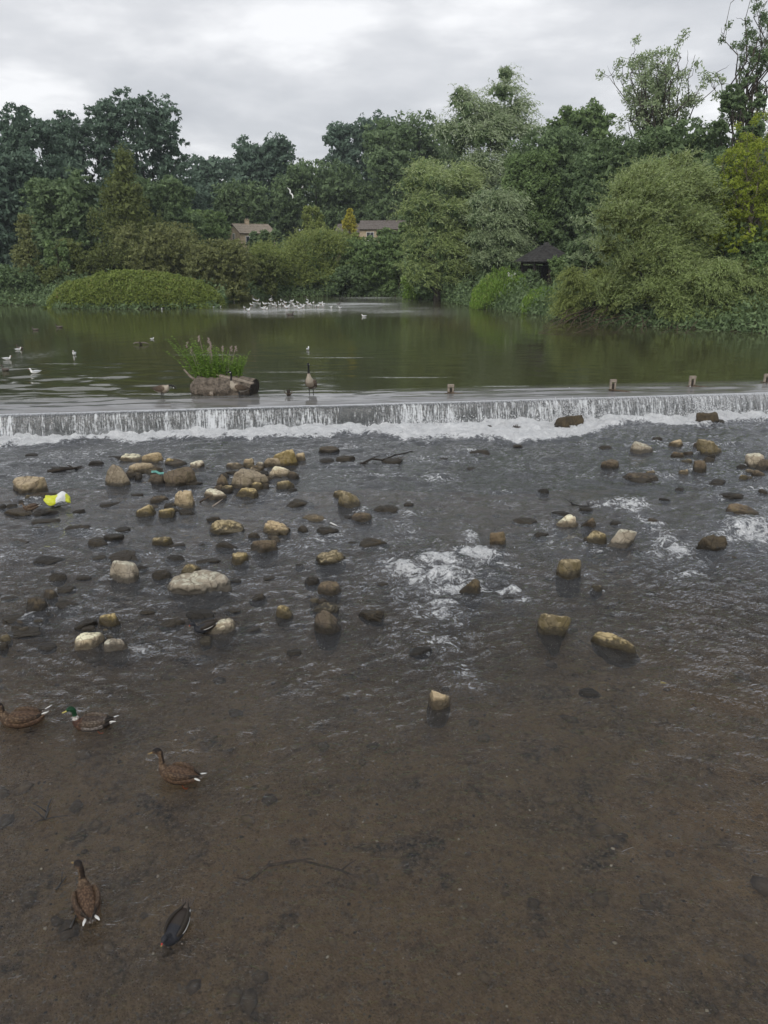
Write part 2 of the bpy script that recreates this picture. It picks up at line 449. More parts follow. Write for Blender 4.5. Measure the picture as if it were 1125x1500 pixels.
lg = t.noise(.9, 3, .55, p_, 1.2); col = t.mix(t.smap(lg, .40, .30), col, (.030, .029, .030))
col = t.mix(t.smap(lg, .62, .72, 0, .6), col, (.17, .13, .07))
col = t.mix(t.smap(fine, .36, .70, 0, .85), col, (.24, .182, .112))
col = t.mix(t.math('MULTIPLY', t.smap(vcol, .7, 1.0), .45), col, (.14, .115, .085))
col = t.mix(t.math('MULTIPLY', t.smap(v2c, .14, 0.0), .45), col, (.04, .034, .028))
col = t.mix(t.smap(v2c, .93, .97), col, (.16, .14, .11))
col = t.mix(t.smap(gr, .62, .72), col, (.17, .14, .11))
hgt = t.math('ADD', t.math('MULTIPLY', fine, .7), t.math('MULTIPLY', vor2.outputs['Distance'], -.5))
M_BED = t.done(t.bsdf(col=col, rough=.9, spec=.15, nrm=t.bump(hgt, .9, .05)))
bx = axis_vals([(-24, -9, .5), (-9, 9, .12), (9, 24, .5)]); by = axis_vals([(.5, 12, .12), (12, 30, .3)])
X, Y = np.meshgrid(bx, by); x, y = X.ravel(), Y.ravel()
def bed_z(x, y):
    x = np.asarray(x, float); y = np.asarray(y, float)
    return -0.30 + .16*fbm(x*.35, y*.35, 0, 4, 11) + .05*fbm(x*3, y*3, 0, 3, 12) - .12*sstep(8, 3, y) - .10*sstep(11, 15, y) - .25*sstep(14, 20, np.abs(x))
V = np.stack([x, y, bed_z(x, y)], 1)
tag(put('river_bed', np_mesh('river_bed', V, grid_faces(len(bx), len(by)), M_BED, True)), kind='structure')

# pale pebbles lying on the bed
rng = np.random.default_rng(4)
octv = np.array([[1,0,0],[-1,0,0],[0,1,0],[0,-1,0],[0,0,1],[0,0,-1],[.6,.6,.55],[-.6,.6,.55],[.6,-.6,.55],[-.6,-.6,.55]])
octf = np.array([[0,6,2],[2,7,1],[1,9,3],[3,8,0],[6,4,2],[2,4,7],[7,4,1],[1,4,9],[9,4,3],[3,4,8],[8,4,0],[0,4,6],[0,2,5],[2,1,5],[1,3,5],[3,0,5]])
def pebbles(name, n, x0, x1, y0, y1, smin, smax, mat, skew=3.0):
    px = rng.uniform(x0, x1, n); py = y0+(y1-y0)*rng.random(n)**1.3
    s = smin+(smax-smin)*rng.random(n)**skew
    a = rng.uniform(0, 2*pi, n)
    V = octv[None]*np.stack([s*rng.uniform(.7, 1.2, n), s*rng.uniform(.6, 1, n), s*rng.uniform(.3, .6, n)], 1)[:, None]
    V = V + rng.normal(0, .08, V.shape)*s[:, None, None]
    c, d = np.cos(a)[:, None], np.sin(a)[:, None]
    V = np.stack([V[..., 0]*c-V[..., 1]*d, V[..., 0]*d+V[..., 1]*c, V[..., 2]], 2)
    V += np.stack([px, py, bed_z(px, py)+s*.15], 1)[:, None]
    Fc = octf[None]+(np.arange(n)*len(octv))[:, None, None]
    o = put(name, np_mesh(name, V.reshape(-1, 3), Fc.reshape(-1, 3), mat, True, fattr={'v': np.repeat(rng.random(n), len(octf))}))
    return tag(o, kind='stuff')
t = NT('pebble'); v = t.attr('v')
M_PEB = t.done(t.bsdf(col=t.ramp(v, [(0, (.03, .026, .022)), (.35, (.055, .044, .034)), (.7, (.12, .10, .07)), (.86, (.26, .22, .16)), (1, (.62, .58, .48))]), rough=.8))
t = NT('cobble'); v = t.attr('v')
M_COB = t.done(t.bsdf(col=t.ramp(v, [(0, (.065, .052, .038)), (.5, (.11, .085, .055)), (1, (.19, .145, .09))]), rough=.85, nrm=t.bump(t.noise(40, 4, .6, t.pos()), .6, .01)))
pebbles('pebbles', 5200, -9, 9, 3, 14, .008, .024, M_PEB)
pebbles('cobbles', 850, -9, 9, 3, 17, .04, .12, M_COB, 3.0)

# ---- foam patches of the rapids, given as (px, py, half width px, half height px, strength)
FOAM_PX = [(598, 838, 36, 8, .90), (642, 827, 32, 9, 1.0), (698, 817, 34, 9, 1.0), (722, 832, 30, 5, .7), (612, 856, 34, 8, .68), (660, 864, 40, 9, .72), (585, 872, 12, 16, .5), (655, 886, 30, 6, .66), (704, 866, 24, 5, .78), (745, 868, 30, 5, .72), (768, 881, 20, 4, .68), (690, 790, 11, 16, .72), (645, 846, 66, 25, .68), (655, 900, 40, 20, .5), (610, 895, 16, 14, .45), (650, 915, 40, 12, .42),
  (650, 945, 60, 24, .42), (675, 985, 30, 20, .38), (590, 930, 40, 20, .3), (1105, 782, 45, 18, .85), (1060, 790, 26, 10, .6), (985, 805, 30, 20, .7), (925, 742, 30, 12, .72), (950, 770, 18, 18, .6), (1000, 845, 34, 11, .6),
  (960, 815, 30, 10, .5), (1020, 830, 30, 10, .4), (885, 740, 30, 6, .5), (870, 806, 30, 5, .5), (640, 702, 26, 6, .65), (648, 672, 18, 4, .45), (735, 738, 12, 5, .5), (690, 662, 26, 5, .5), (600, 755, 18, 8, .5), (592, 780, 22, 14, .45), (570, 830, 20, 10, .55),
  (470, 790, 30, 12, .42), (530, 752, 14, 9, .5), (560, 810, 16, 8, .5), (800, 775, 20, 10, .45), (820, 800, 26, 10, .4), (857, 700, 25, 5, .45), (975, 700, 16, 5, .6), (945, 690, 24, 4, .4), (1110, 718, 22, 8, .55), (1045, 727, 16, 6, .5),
  (1075, 760, 20, 4, .45), (150, 903, 18, 5, .5), (45, 905, 18, 5, .5), (140, 838, 14, 4, .42), (225, 865, 18, 5, .4), (210, 955, 20, 7, .42), (260, 945, 25, 7, .3), (5, 875, 10, 4, .55), (120, 890, 30, 8, .25),
  (440, 800, 30, 8, .35), (510, 680, 40, 6, .3), (400, 760, 30, 5, .25), (330, 840, 20, 6, .3), (250, 850, 20, 6, .25), (760, 690, 40, 8, .25), (1000, 680, 40, 8, .25), (600, 1010, 40, 12, .12), (700, 1000, 20, 10, .35)]
FW = []
for px, py, wx, wy, s in FOAM_PX:
    c = G(px, py); FW.append((c.x, c.y, wx/F*depth(c), (G(px, py-wy)-G(px, py+wy)).length/2, s*1.15))
rq = random.Random(77)
for px, py, w, h, kind, lab_, sh_, kw_ in R_:
    if py < 900 and py > 650 and (px > 440 or rq.random() < .35) and rq.random() < .7:
        for sx_ in (-1, 1):
            c = G(px+sx_*w*.5, py-h*.12); m_ = depth(c)/F
            FW.append((c.x, c.y, w*m_*.28, .07, rq.uniform(.30, .62)))
def foam_at(x, y):
    f = np.zeros_like(x)
    for cx, cy, a, b, s in FW:
        q = ((x-cx)/a)**2+((y-cy)/b)**2
        f = np.maximum(f, s*np.exp(-q*.75))
    d = (crest_y(x)-y)*cdir.x                   # metres downstream of the crest
    n = fbm(x*.8, y*.8, 0, 4, 31); n1 = fbm(x*.5, x*0, 0, 3, 33)
    push = 1.0 + 1.1*sstep(-.5, 1.5, x)*sstep(7.5, 5, x) + .30*sstep(8, 10, x)
    reach = 1.25*push+1.3*n1
    band = 1.8*sstep(reach+.55+.9*n, reach-.45+.9*n, d)
    f = np.maximum(f, band*(d > -.3))
    f = np.maximum(f, .30*sstep(3.2+n*2, 1.0, d)*(d > -.3))
    f = np.maximum(f, .42*sstep(.06, .26, fbm(x*.9, y*1.5, 0, 4, 35))*sstep(10, 13, y))
    return f
M_FOAMMASK = None
def foam_nodes(t, p_, famt):
    """foam where the patch value beats a lacy noise"""
    w = t.n('ShaderNodeVectorMath', {0: p_, 1: t.n('ShaderNodeVectorMath', {0: t.n('ShaderNodeTexNoise', {'Vector': p_, 'Scale': 2.2, 'Detail': 3.0}).outputs['Color'], 1: (.35, .35, .35)}, operation='MULTIPLY').outputs[0]}, operation='ADD').outputs[0]
    n1 = t.noise(4.5, 7, .68, w, 1.0)
    vo = t.n('ShaderNodeTexVoronoi', {'Vector': w, 'Scale': 5.5, 'Detail': 2.0}, feature='DISTANCE_TO_EDGE').outputs['Distance']
    lace = t.smap(vo, .16, .0)
    fine = t.noise(26, 5, .7, w, .5)
    wi = t.math('ABSOLUTE', t.math('SUBTRACT', t.noise(3.1, 8, .62, w, .8), .5)); wi = t.smap(wi, .09, .0)
    s = t.math('ADD', t.math('MULTIPLY', n1, 1.25), t.math('MULTIPLY', lace, .14))
    s = t.math('ADD', s, t.math('MULTIPLY', wi, .26))
    s = t.math('ADD', s, t.math('MULTIPLY', fine, .45))
    s = t.math('ADD', s, t.math('MULTIPLY', famt, .66))
    return t.smap(s, 1.36, 1.78), n1, fine

# ---- surface of the river below the weir: clear thin water over the bed
def water_mat(name, tint, pool=False):
    t = NT(name); p_ = t.pos()
    famt = t.attr('foam')
    mask, n1, fine = foam_nodes(t, p_, famt)
    rot = t.n('ShaderNodeMapping', {'Vector': p_, 'Rotation': (0, 0, radians(-28)), 'Scale': (1.0, 2.1, 1.0)}).outputs[0]
    rot2 = t.n('ShaderNodeMapping', {'Vector': p_, 'Rotation': (0, 0, radians(24)), 'Scale': (1.0, 1.7, 1.0)}).outputs[0]
    a = t.noise(2.0, 3, .55, rot, 1.2); b = t.noise(6.0, 4, .62, rot2, 1.6); c = t.noise(20, 3, .6, p_, .6)
    ridg = t.math('ABSOLUTE', t.math('SUBTRACT', t.noise(3.4, 3, .55, rot, 1.9), .5))
    ridg = t.smap(ridg, .10, .0)
    h = t.math('ADD', t.math('MULTIPLY', a, .5), t.math('MULTIPLY', b, .32))
    h = t.math('ADD', h, t.math('MULTIPLY', c, .085))
    h = t.math('SUBTRACT', h, t.math('MULTIPLY', ridg, .07))
    patch = t.smap(t.noise(.30, 3, .5, p_, .3), .30, .70, .55, 1.15)
    yy_ = t.n('ShaderNodeSeparateXYZ', {0: p_}).outputs[1]
    amp = t.math('MULTIPLY', t.math('MULTIPLY', t.attr('chop'), patch), t.smap(yy_, 15, 7, 1.2, 9.0))
    nrm = t.bump(h, amp, .040)
    fr = t.n('ShaderNodeFresnel', {'IOR': 1.333, 'Normal': nrm}).outputs[0]
    gl = t.n('ShaderNodeBsdfGlossy', {'Color': (1, 1, 1, 1), 'Roughness': .04, 'Normal': nrm}).outputs[0]
    tr = t.n('ShaderNodeBsdfTransparent', {'Color': (*tint, 1)}).outputs[0]
    # silt and bubbles, coloured blue-grey to paint in the reflected sky
    murk_sheen = t.n('ShaderNodeBsdfDiffuse', {'Color': (.100, .108, .120, 1), 'Normal': nrm}).outputs[0]
    body = t.n('ShaderNodeMixShader', {0: t.math('MULTIPLY', t.math('SUBTRACT', t.attr('chop'), .11), .60, clamp=True), 1: tr, 2: murk_sheen}).outputs[0]
    w = t.n('ShaderNodeMixShader', {0: fr, 1: body, 2: gl}).outputs[0]
    fo = t.bsdf(col=t.mix(t.smap(t.math('ADD', t.math('MULTIPLY', fine, .5), t.math('MULTIPLY', n1, .5)), .38, .62), (.68, .70, .72), (.92, .93, .94)), rough=.55, nrm=t.bump(t.math('ADD', fine, n1), 1.0, .09))
    return t.done(t.n('ShaderNodeMixShader', {0: mask, 1: w, 2: fo}).outputs[0])
M_RIVER = water_mat('clear_river_water', (.90, .86, .80))
ys_ = [.5]
while ys_[-1] < 29: ys_.append(ys_[-1]+.020+.0024*ys_[-1])
ss = np.concatenate([[-1-k/8 for k in range(8, 0, -1)], np.linspace(-1, 1, 430), [1+k/8 for k in range(1, 9)]])
S, Y = np.meshgrid(ss, np.array(ys_)); hwid = Y*.56+3.2
X = np.where(np.abs(S) <= 1, S*hwid, np.sign(S)*(hwid+(24-hwid)*(np.abs(S)-1)))
wx, wy = ss, ys_
x, y = X.ravel(), Y.ravel()
fo = foam_at(x, y)
chop = .22 + .50*sstep(6, 12.5, y+1.2*fbm(x*.3, y*.3, 0, 3, 77)*4) + .22*sstep(4, 7, x)*sstep(5, 8, y)
chop = np.clip(chop + .55*fo, 0, 1.5)
def ridge(a, b_, s, o=3):
    return 1-2*np.abs(fbm(a, b_, 0, o, s))*2
u = x*.92+y*.38+.6*fbm(x*.5, y*.5, 0, 2, 44); v_ = -x*.38+y*.92+.6*fbm(x*.5, y*.5, 3, 2, 45)
u2 = x*.9-y*.42; v2 = x*.42+y*.9
mixr = sstep(-.12, .12, fbm(x*.22, y*.22, 0, 2, 46)+.03*x)
wz = .115*chop*fbm(u*.9, v_*1.8, 0, 3, 41)
wz += chop*(.052*ridge(u*2.2, v_*4.6, 43)*(1-mixr) + .052*ridge(u2*2.2, v2*4.6, 47)*mixr)
wz += .026*chop*fbm(x*9, y*11, 0, 3, 48)
lr = sstep(3.0, 6.5, x+.3*(14-y))*sstep(14, 11, y)*sstep(3, 6, y)
wz += lr*(.055*ridge(u2*1.3, v2*4.2, 53, 2)+.02*fbm(u2*3, v2*8, 0, 2, 54))
wz += .005*fbm(x*2.5, y*3.5, 0, 3, 49)
for px, py, am in ((42, 1058, .008), (128, 1064, .008), (262, 1140, .010), (128, 1327, .010), (260, 1362, .008), (68, 1190, .003)):
    c = G(px, py); rr = np.hypot(x-c.x, (y-c.y)*1.2); wz += am*np.sin(rr*26+fbm(x*2, y*2, 0, 2, 91)*5)*np.exp(-(rr/.75)**2)*sstep(.12, .3, rr)
wz += np.clip(fo, 0, 1.2)*(.24*fbm(x*3.4, y*3.4, 0, 4, 51)+.04) * (fo > .15)
# hump of water over the ledge in the middle of the rapids
c = G(640, 815); wz += .10*np.exp(-((x-c.x)/1.5)**2-((y-c.y)/.45)**2); c = G(705, 838); wz += .07*np.exp(-((x-c.x)/.9)**2-((y-c.y)/.3)**2)
c = G(1100, 770); wz += .08*np.exp(-((x-c.x)/1.0)**2-((y-c.y)/.4)**2)
RIVER_V = np.stack([x, y, wz], 1)
keep = y < crest_y(x)+.10
fc = grid_faces(len(wx), len(wy)); fc = fc[keep[fc].all(1)]
tag(put('river_water', np_mesh('river_water', RIVER_V, fc, M_RIVER, True, vattr={'foam': fo, 'chop': chop})), kind='structure')

# ---- the pool behind the weir: greenish, deep
t = NT('pool_water'); p_ = t.pos()
rot = t.n('ShaderNodeMapping', {'Vector': p_, 'Rotation': (0, 0, radians(8)), 'Scale': (.55, 1.5, 1.0)}).outputs[0]
a = t.noise(1.3, 3, .5, rot, .8); b = t.noise(5.0, 4, .55, rot, 1.0); c = t.noise(16, 3, .55, p_)
wind = t.smap(t.noise(.11, 4, .6, t.scalev(p_, (.6, 1.6, 1)), .6), .40, .66, .55, 1.10)
rif = t.attr('riffle')
h = t.math('ADD', t.math('MULTIPLY', a, .40), t.math('MULTIPLY', b, .34)); h = t.math('ADD', h, t.math('MULTIPLY', c, .12))
amp = t.math('ADD', t.math('MULTIPLY', t.math('MULTIPLY', wind, .13), t.math('SUBTRACT', 1.0, t.attr('sill'))), t.math('MULTIPLY', rif, .8))
nrm = t.bump(h, amp, .040)
fr = t.n('ShaderNodeFresnel', {'IOR': 1.333, 'Normal': nrm}).outputs[0]
gl = t.n('ShaderNodeBsdfGlossy', {'Color': (1, 1, 1, 1), 'Roughness': .06, 'Normal': nrm}).outputs[0]
shal = t.attr('shallow')
bcol = t.mix(t.noise(.15, 3, .5, p_), (.044, .046, .021), (.060, .060, .030))
bcol = t.mix(shal, bcol, (.085, .060, .034))
bcol = t.mix(t.math('MULTIPLY', t.attr('sill'), t.smap(t.noise(1.4, 5, .65, t.scalev(p_, (.35, 2.2, 1)), .8), .36, .60, .45, 1.0)), bcol, (.20, .20, .205))  # pale grey sky sheen on the sill, painted into the body colour
bcol = t.mix(t.math('MULTIPLY', t.attr('bar'), t.smap(t.noise(3.0, 5, .7, t.scalev(p_, (.5, 1.4, 1)), .8), .38, .58, .35, 1.0)), bcol, (.30, .295, .275))  # sky reflected by ripples over the bar, painted as pale grey body colour
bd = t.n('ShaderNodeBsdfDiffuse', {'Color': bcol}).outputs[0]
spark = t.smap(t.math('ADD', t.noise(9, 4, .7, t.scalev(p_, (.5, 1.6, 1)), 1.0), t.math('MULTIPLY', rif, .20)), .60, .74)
whi = t.n('ShaderNodeBsdfDiffuse', {'Color': (.62, .64, .64, 1)}).outputs[0]  # sky glints on the ripples, painted as white diffuse
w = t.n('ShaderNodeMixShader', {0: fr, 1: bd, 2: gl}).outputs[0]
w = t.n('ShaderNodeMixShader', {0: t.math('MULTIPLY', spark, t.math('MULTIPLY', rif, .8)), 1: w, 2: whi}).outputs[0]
M_POOL = t.done(w)
gxp = axis_vals([(-75, -30, 1.5), (-30, 30, .16), (30, 50, 1.0)])
dpl = axis_vals([(0, 3.0, .08), (3.0, 14, .2), (14, 95, .6)])
U, D = np.meshgrid(gxp, dpl); x = U.ravel(); d = D.ravel(); y = crest_y(x)+d
edge = .10*fbm(x*.9, x*0+3, 0, 3, 61)
z = CREST_Z + (WL-CREST_Z)*sstep(.0, 1.35+3*edge, d) - .020*sstep(.22, 0, d)
z += .018*fbm(x*1.6, y*3.2, 0, 3, 62)*sstep(.05, .5, d) + .15*fbm(x*.6, y*1.8, 0, 3, 68)*sstep(-5, -13, x+.3*(d-8))*sstep(14, 6, d)*sstep(.5, 2, d) + .060*fbm(x*.55+d*.8, d*3.4, 0, 4, 64)*sstep(.1, .5, d)*sstep(3.0, 1.3, d)
rf = np.zeros_like(x)
for px, py, wx_, wy_, s in ((420, 455, 120, 7, .75), (520, 447, 90, 6, .8), (560, 455, 120, 9, .55), (620, 464, 70, 7, .30), (400, 463, 60, 4, .45), (480, 515, 80, 9, .16), (0, 535, 50, 40, .40), (20, 590, 100, 14, .45), (410, 560, 60, 8, .14), (600, 558, 50, 3, .2), (735, 480, 60, 5, .10), (540, 436, 60, 2, .6), (225, 577, 80, 1.3, 1), (130, 553, 45, .9, .9), (300, 520, 60, .8, .7), (90, 533, 40, .8, .9), (235, 512, 50, .7, .6), (420, 545, 80, .9, .7), (600, 553, 70, 1.0, .9), (740, 566, 60, 1.0, .9), (500, 524, 60, .8, .8), (660, 520, 60, .7, .5), (560, 575, 50, 1, .9)):
    c = G(px, py, WL); a_ = wx_/F*depth(c); b_ = (G(px, py-wy_*.9, WL)-G(px, py+wy_*.9, WL)).length/2
    rf = np.maximum(rf, s*np.exp(-(((x-c.x)/a_)**2+((y-c.y)/b_)**2)**1.5))
rf = np.clip(rf*(1+1.4*fbm(x*.25, y*.5, 0, 3, 66)), 0, 1)
rf = rf*sstep(.8, 2.2, d)
sh = np.zeros_like(x); bar = np.zeros_like(x)  # bar masks the painted sky sheen
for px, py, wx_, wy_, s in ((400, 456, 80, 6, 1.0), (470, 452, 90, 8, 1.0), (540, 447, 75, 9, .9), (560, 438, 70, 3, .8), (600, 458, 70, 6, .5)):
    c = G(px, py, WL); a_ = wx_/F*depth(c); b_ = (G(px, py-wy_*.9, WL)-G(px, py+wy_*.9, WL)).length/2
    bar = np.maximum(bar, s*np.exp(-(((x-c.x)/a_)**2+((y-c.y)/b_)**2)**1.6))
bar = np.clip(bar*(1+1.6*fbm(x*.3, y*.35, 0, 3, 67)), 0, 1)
for px, py, wx_, wy_, s in ((700, 473, 95, 12, .9), (640, 462, 60, 8, .6), (300, 590, 60, 12, .5), (560, 455, 130, 10, .5)):
    c = G(px, py, WL); a_ = wx_/F*depth(c); b_ = (G(px, py-wy_*.9, WL)-G(px, py+wy_*.9, WL)).length/2
    sh = np.maximum(sh, s*np.exp(-((x-c.x)/a_)**2-((y-c.y)/b_)**2))
sh = np.maximum(sh, .15*sstep(2.4, 1.0, d))
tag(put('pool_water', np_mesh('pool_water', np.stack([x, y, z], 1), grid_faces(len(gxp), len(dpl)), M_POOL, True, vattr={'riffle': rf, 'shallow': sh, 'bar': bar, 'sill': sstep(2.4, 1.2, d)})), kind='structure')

# ---- the weir: stone sill with a steep face, the falling sheet over it
M_WEIR = simple_mat('wet_weir_stone', (.020, .022, .022), (.055, .055, .048), 3.0, .35, .8, .08, .5)
Wr = thing('weir', 'low stone weir crossing the river under the falling water', 'weir', (0, 0, 0))
P0 = Vector((-24, crest_y(-24), 0)); L = 48/cdir.x; ang = atan2(cdir.y, cdir.x)
mid_ = P0 + Vector((cdir.x*L/2, cdir.y*L/2, 0))
mb = MB(); c = mid_ - cnrm*1.05; mb.box((c.x, c.y, CREST_Z-.10), (L, 1.9, .12), ang); mb.build('sill', M_WEIR, Wr)
rb = random.Random(7); s = 0.0
blk_mesh = [MB().box((0, 0, 0), (1.0, .5, 1.0)).mesh('stone_block', M_WEIR) for _ in range(1)]
for row in range(2):
    s = rb.uniform(0, .5)
    while s < L-1.4:
        w_ = rb.uniform(.7, 1.3)
        c = P0 + cdir*(s+w_/2) - cnrm*(.36+rb.uniform(-.02, .02))
        o = put('stone_block', blk_mesh[0], Wr, (c.x, c.y, -.02+row*.325)); o.rotation_euler = (0, 0, ang); o.scale = (w_-.02, .9, .31)
        s += w_
# falling sheet
t = NT('falling_water'); 
uu = t.attr('u'); vv = t.attr('v')
cv = t.n('ShaderNodeCombineXYZ', {0: uu, 1: t.math('MULTIPLY', vv, .10), 2: 0.0}).outputs[0]
cv2 = t.n('ShaderNodeCombineXYZ', {0: uu, 1: t.math('MULTIPLY', vv, .9), 2: 5.0}).outputs[0]
s1 = t.noise(7, 3, .6, cv, .1); s2 = t.noise(25, 3, .65, cv, .15); s3 = t.noise(14, 4, .7, cv2, .3); s4 = t.noise(.45, 2, .5, cv)
st = t.math('ADD', t.math('MULTIPLY', s1, .42), t.math('MULTIPLY', s2, .62)); st = t.math('ADD', st, t.math('MULTIPLY', s3, .30))
st = t.math('ADD', st, t.math('SUBTRACT', t.math('MULTIPLY', s4, .50), .14))
thr = t.math('ADD', t.math('MULTIPLY', t.smap(vv, .0, .22, .16, 0), 1.0), t.math('MULTIPLY', vv, -.03))
white = t.smap(t.math('SUBTRACT', st, thr), .74, .95)
nrm = t.bump(st, .9, .05)
fr = t.n('ShaderNodeFresnel', {'IOR': 1.333, 'Normal': nrm}).outputs[0]
gl = t.n('ShaderNodeBsdfGlossy', {'Roughness': .10, 'Normal': nrm}).outputs[0]
tr = t.n('ShaderNodeBsdfTransparent', {'Color': (.75, .77, .76, 1)}).outputs[0]
dk = t.n('ShaderNodeBsdfDiffuse', {'Color': (.085, .092, .092, 1), 'Normal': nrm}).outputs[0]
bod = t.n('ShaderNodeMixShader', {0: .6, 1: tr, 2: dk}).outputs[0]
w = t.n('ShaderNodeMixShader', {0: t.math('ADD', fr, .04), 1: bod, 2: gl}).outputs[0]
fo_ = t.n('ShaderNodeBsdfDiffuse', {'Color': (.66, .68, .70, 1), 'Normal': nrm}).outputs[0]
M_FALL = t.done(t.n('ShaderNodeMixShader', {0: t.math('MULTIPLY', white, .95), 1: w, 2: fo_}).outputs[0])
us = np.arange(0, L, .028); vs = np.linspace(0, 1, 15)
U, Vv = np.meshgrid(us, vs); u = U.ravel(); v = Vv.ravel()
fwd = .03+.34*v**.6 + .05*v*2*fbm(u*4.2, v*.6, 0, 3, 71) + .05*np.sqrt(v)*fbm(u*14, v*1.2, 0, 2, 72) + .05*fbm(u*.6, v*0, 0, 2, 75)
zz = CREST_Z-.020 - (CREST_Z+.03)*v**1.25 + .004*fbm(u*6, v, 0, 2, 73)
x = P0.x + cdir.x*u + cnrm.x*fwd; y = P0.y + cdir.y*u + cnrm.y*fwd
tag(put('waterfall', np_mesh('waterfall', np.stack([x, y, zz], 1), grid_faces(len(us), len(vs)), M_FALL, True, vattr={'u': u, 'v': v})), kind='structure')

# spray and foam heaps along the foot of the weir
M_FOAM = NT('foam'); 
M_FOAM = M_FOAM.done(M_FOAM.bsdf(col=(.84, .85, .87), rough=.6, nrm=M_FOAM.bump(M_FOAM.noise(18, 4, .7, M_FOAM.pos()), .7, .05)))
n = 5000; r_ = np.random.default_rng(12)
uu_ = r_.uniform(0, L, n)
xx = P0.x+cdir.x*uu_; yy = P0.y+cdir.y*uu_
dn = np.abs(r_.normal(0, .22, n)) + .30
hx = xx+cnrm.x*dn; hy = yy+cnrm.y*dn
boost = .7+1.5*sstep(-1.5, 1, hx)*sstep(7.5, 5, hx) + .9*sstep(8.8, 10, hx)
hz = np.abs(r_.normal(0, .07, n))*boost*np.exp(-dn*.8)+.01
s = r_.uniform(.006, .020, n)*(.8+.5*boost)
for px, py, wpx, nn, hh in ((640, 828, 44, 260, .06), (700, 818, 30, 220, .06), (1105, 776, 30, 160, .05), (836, 618, 34, 900, .28), (1035, 612, 40, 900, .24), (757, 626, 30, 500, .12), (640, 622, 50, 500, .14)):
    c = G(px, py); a_ = wpx/F*depth(c)
    hx = np.append(hx, c.x+r_.normal(0, a_*.6, nn)); hy = np.append(hy, c.y+r_.normal(0, .22, nn)); hz = np.append(hz, np.abs(r_.normal(0, hh, nn))); s = np.append(s, r_.uniform(.006, .022, nn))
n = len(hx)
tv = np.array([[1,0,-.7],[-.5,.87,-.7],[-.5,-.87,-.7],[0,0,1.0]]); tf = np.array([[0,1,3],[1,2,3],[2,0,3],[0,2,1]])
V = tv[None]*s[:, None, None] + r_.normal(0, .25, (n, 4, 3))*s[:, None, None] + np.stack([hx, hy, hz], 1)[:, None]
Fc = tf[None]+(np.arange(n)*4)[:, None, None]
tag(put('spray', np_mesh('spray', V.reshape(-1, 3), Fc.reshape(-1, 3), M_FOAM, True)), kind='stuff')
# ================================================================== VEGETATION
def leaf_mat(name, dark, light, tip=None, trans=.32, rough=.6, spec=.25):
    t = NT(name); v = t.attr('v'); g = t.attr('g')
    col = t.mix(v, dark, light)
    if tip: col = t.mix(t.math('MULTIPLY', g, .9), col, tip)
    n = t.noise(.35, 3, .6, t.pos()); col = t.mix(t.smap(n, .35, .65, 0, .35), col, tuple(c*.62 for c in light))
    pb = t.bsdf(col=col, rough=rough, spec=spec)
    tl = t.n('ShaderNodeBsdfTranslucent', {'Color': col}).outputs[0]
    return t.done(t.n('ShaderNodeMixShader', {0: trans, 1: pb, 2: tl}).outputs[0])
M_LEAF = {
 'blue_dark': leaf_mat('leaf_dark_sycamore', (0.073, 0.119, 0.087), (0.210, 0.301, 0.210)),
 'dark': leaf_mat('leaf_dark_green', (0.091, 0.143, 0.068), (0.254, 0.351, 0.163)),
 'mid': leaf_mat('leaf_mid_green', (0.106, 0.168, 0.065), (0.286, 0.398, 0.157)),
 'olive': leaf_mat('leaf_olive', (0.090, 0.113, 0.035), (0.230, 0.274, 0.087)),
 'brown': leaf_mat('leaf_brownish', (0.131, 0.153, 0.058), (0.310, 0.333, 0.131)),
 'fresh': leaf_mat('leaf_fresh_green', (0.118, 0.210, 0.034), (0.310, 0.476, 0.092), (0.504, 0.520, 0.214)),
 'mound': leaf_mat('leaf_mound', (.105, .150, .030), (.295, .365, .085), (.28, .20, .08)),
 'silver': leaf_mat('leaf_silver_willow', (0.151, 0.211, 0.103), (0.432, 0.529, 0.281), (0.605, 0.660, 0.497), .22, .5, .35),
 'willow': leaf_mat('leaf_green_willow', (0.146, 0.205, 0.065), (0.421, 0.524, 0.178), (0.605, 0.660, 0.432), .24, .5, .35),
 'yellow': leaf_mat('leaf_yellow_green', (.16, .22, .025), (.42, .50, .065), (.48, .48, .07)),
 'scrub': leaf_mat('leaf_pale_scrub', (.150, .195, .052), (.410, .480, .150), (.52, .56, .30)),
 'gold': leaf_mat('leaf_gold', (0.444, 0.372, 0.046), (0.520, 0.520, 0.093)),
}
M_BARK = simple_mat('bark_grey_brown', (.035, .030, .024), (.10, .085, .065), 5, .9, .8, .04)
M_BARKP = simple_mat('bark_pale', (.11, .095, .07), (.24, .21, .16), 5, .9, .8, .03)
M_TWIG = simple_mat('brown_twig', (.050, .036, .024), (.13, .095, .062), 9, .8, .5, .01)
NTRI = [0]
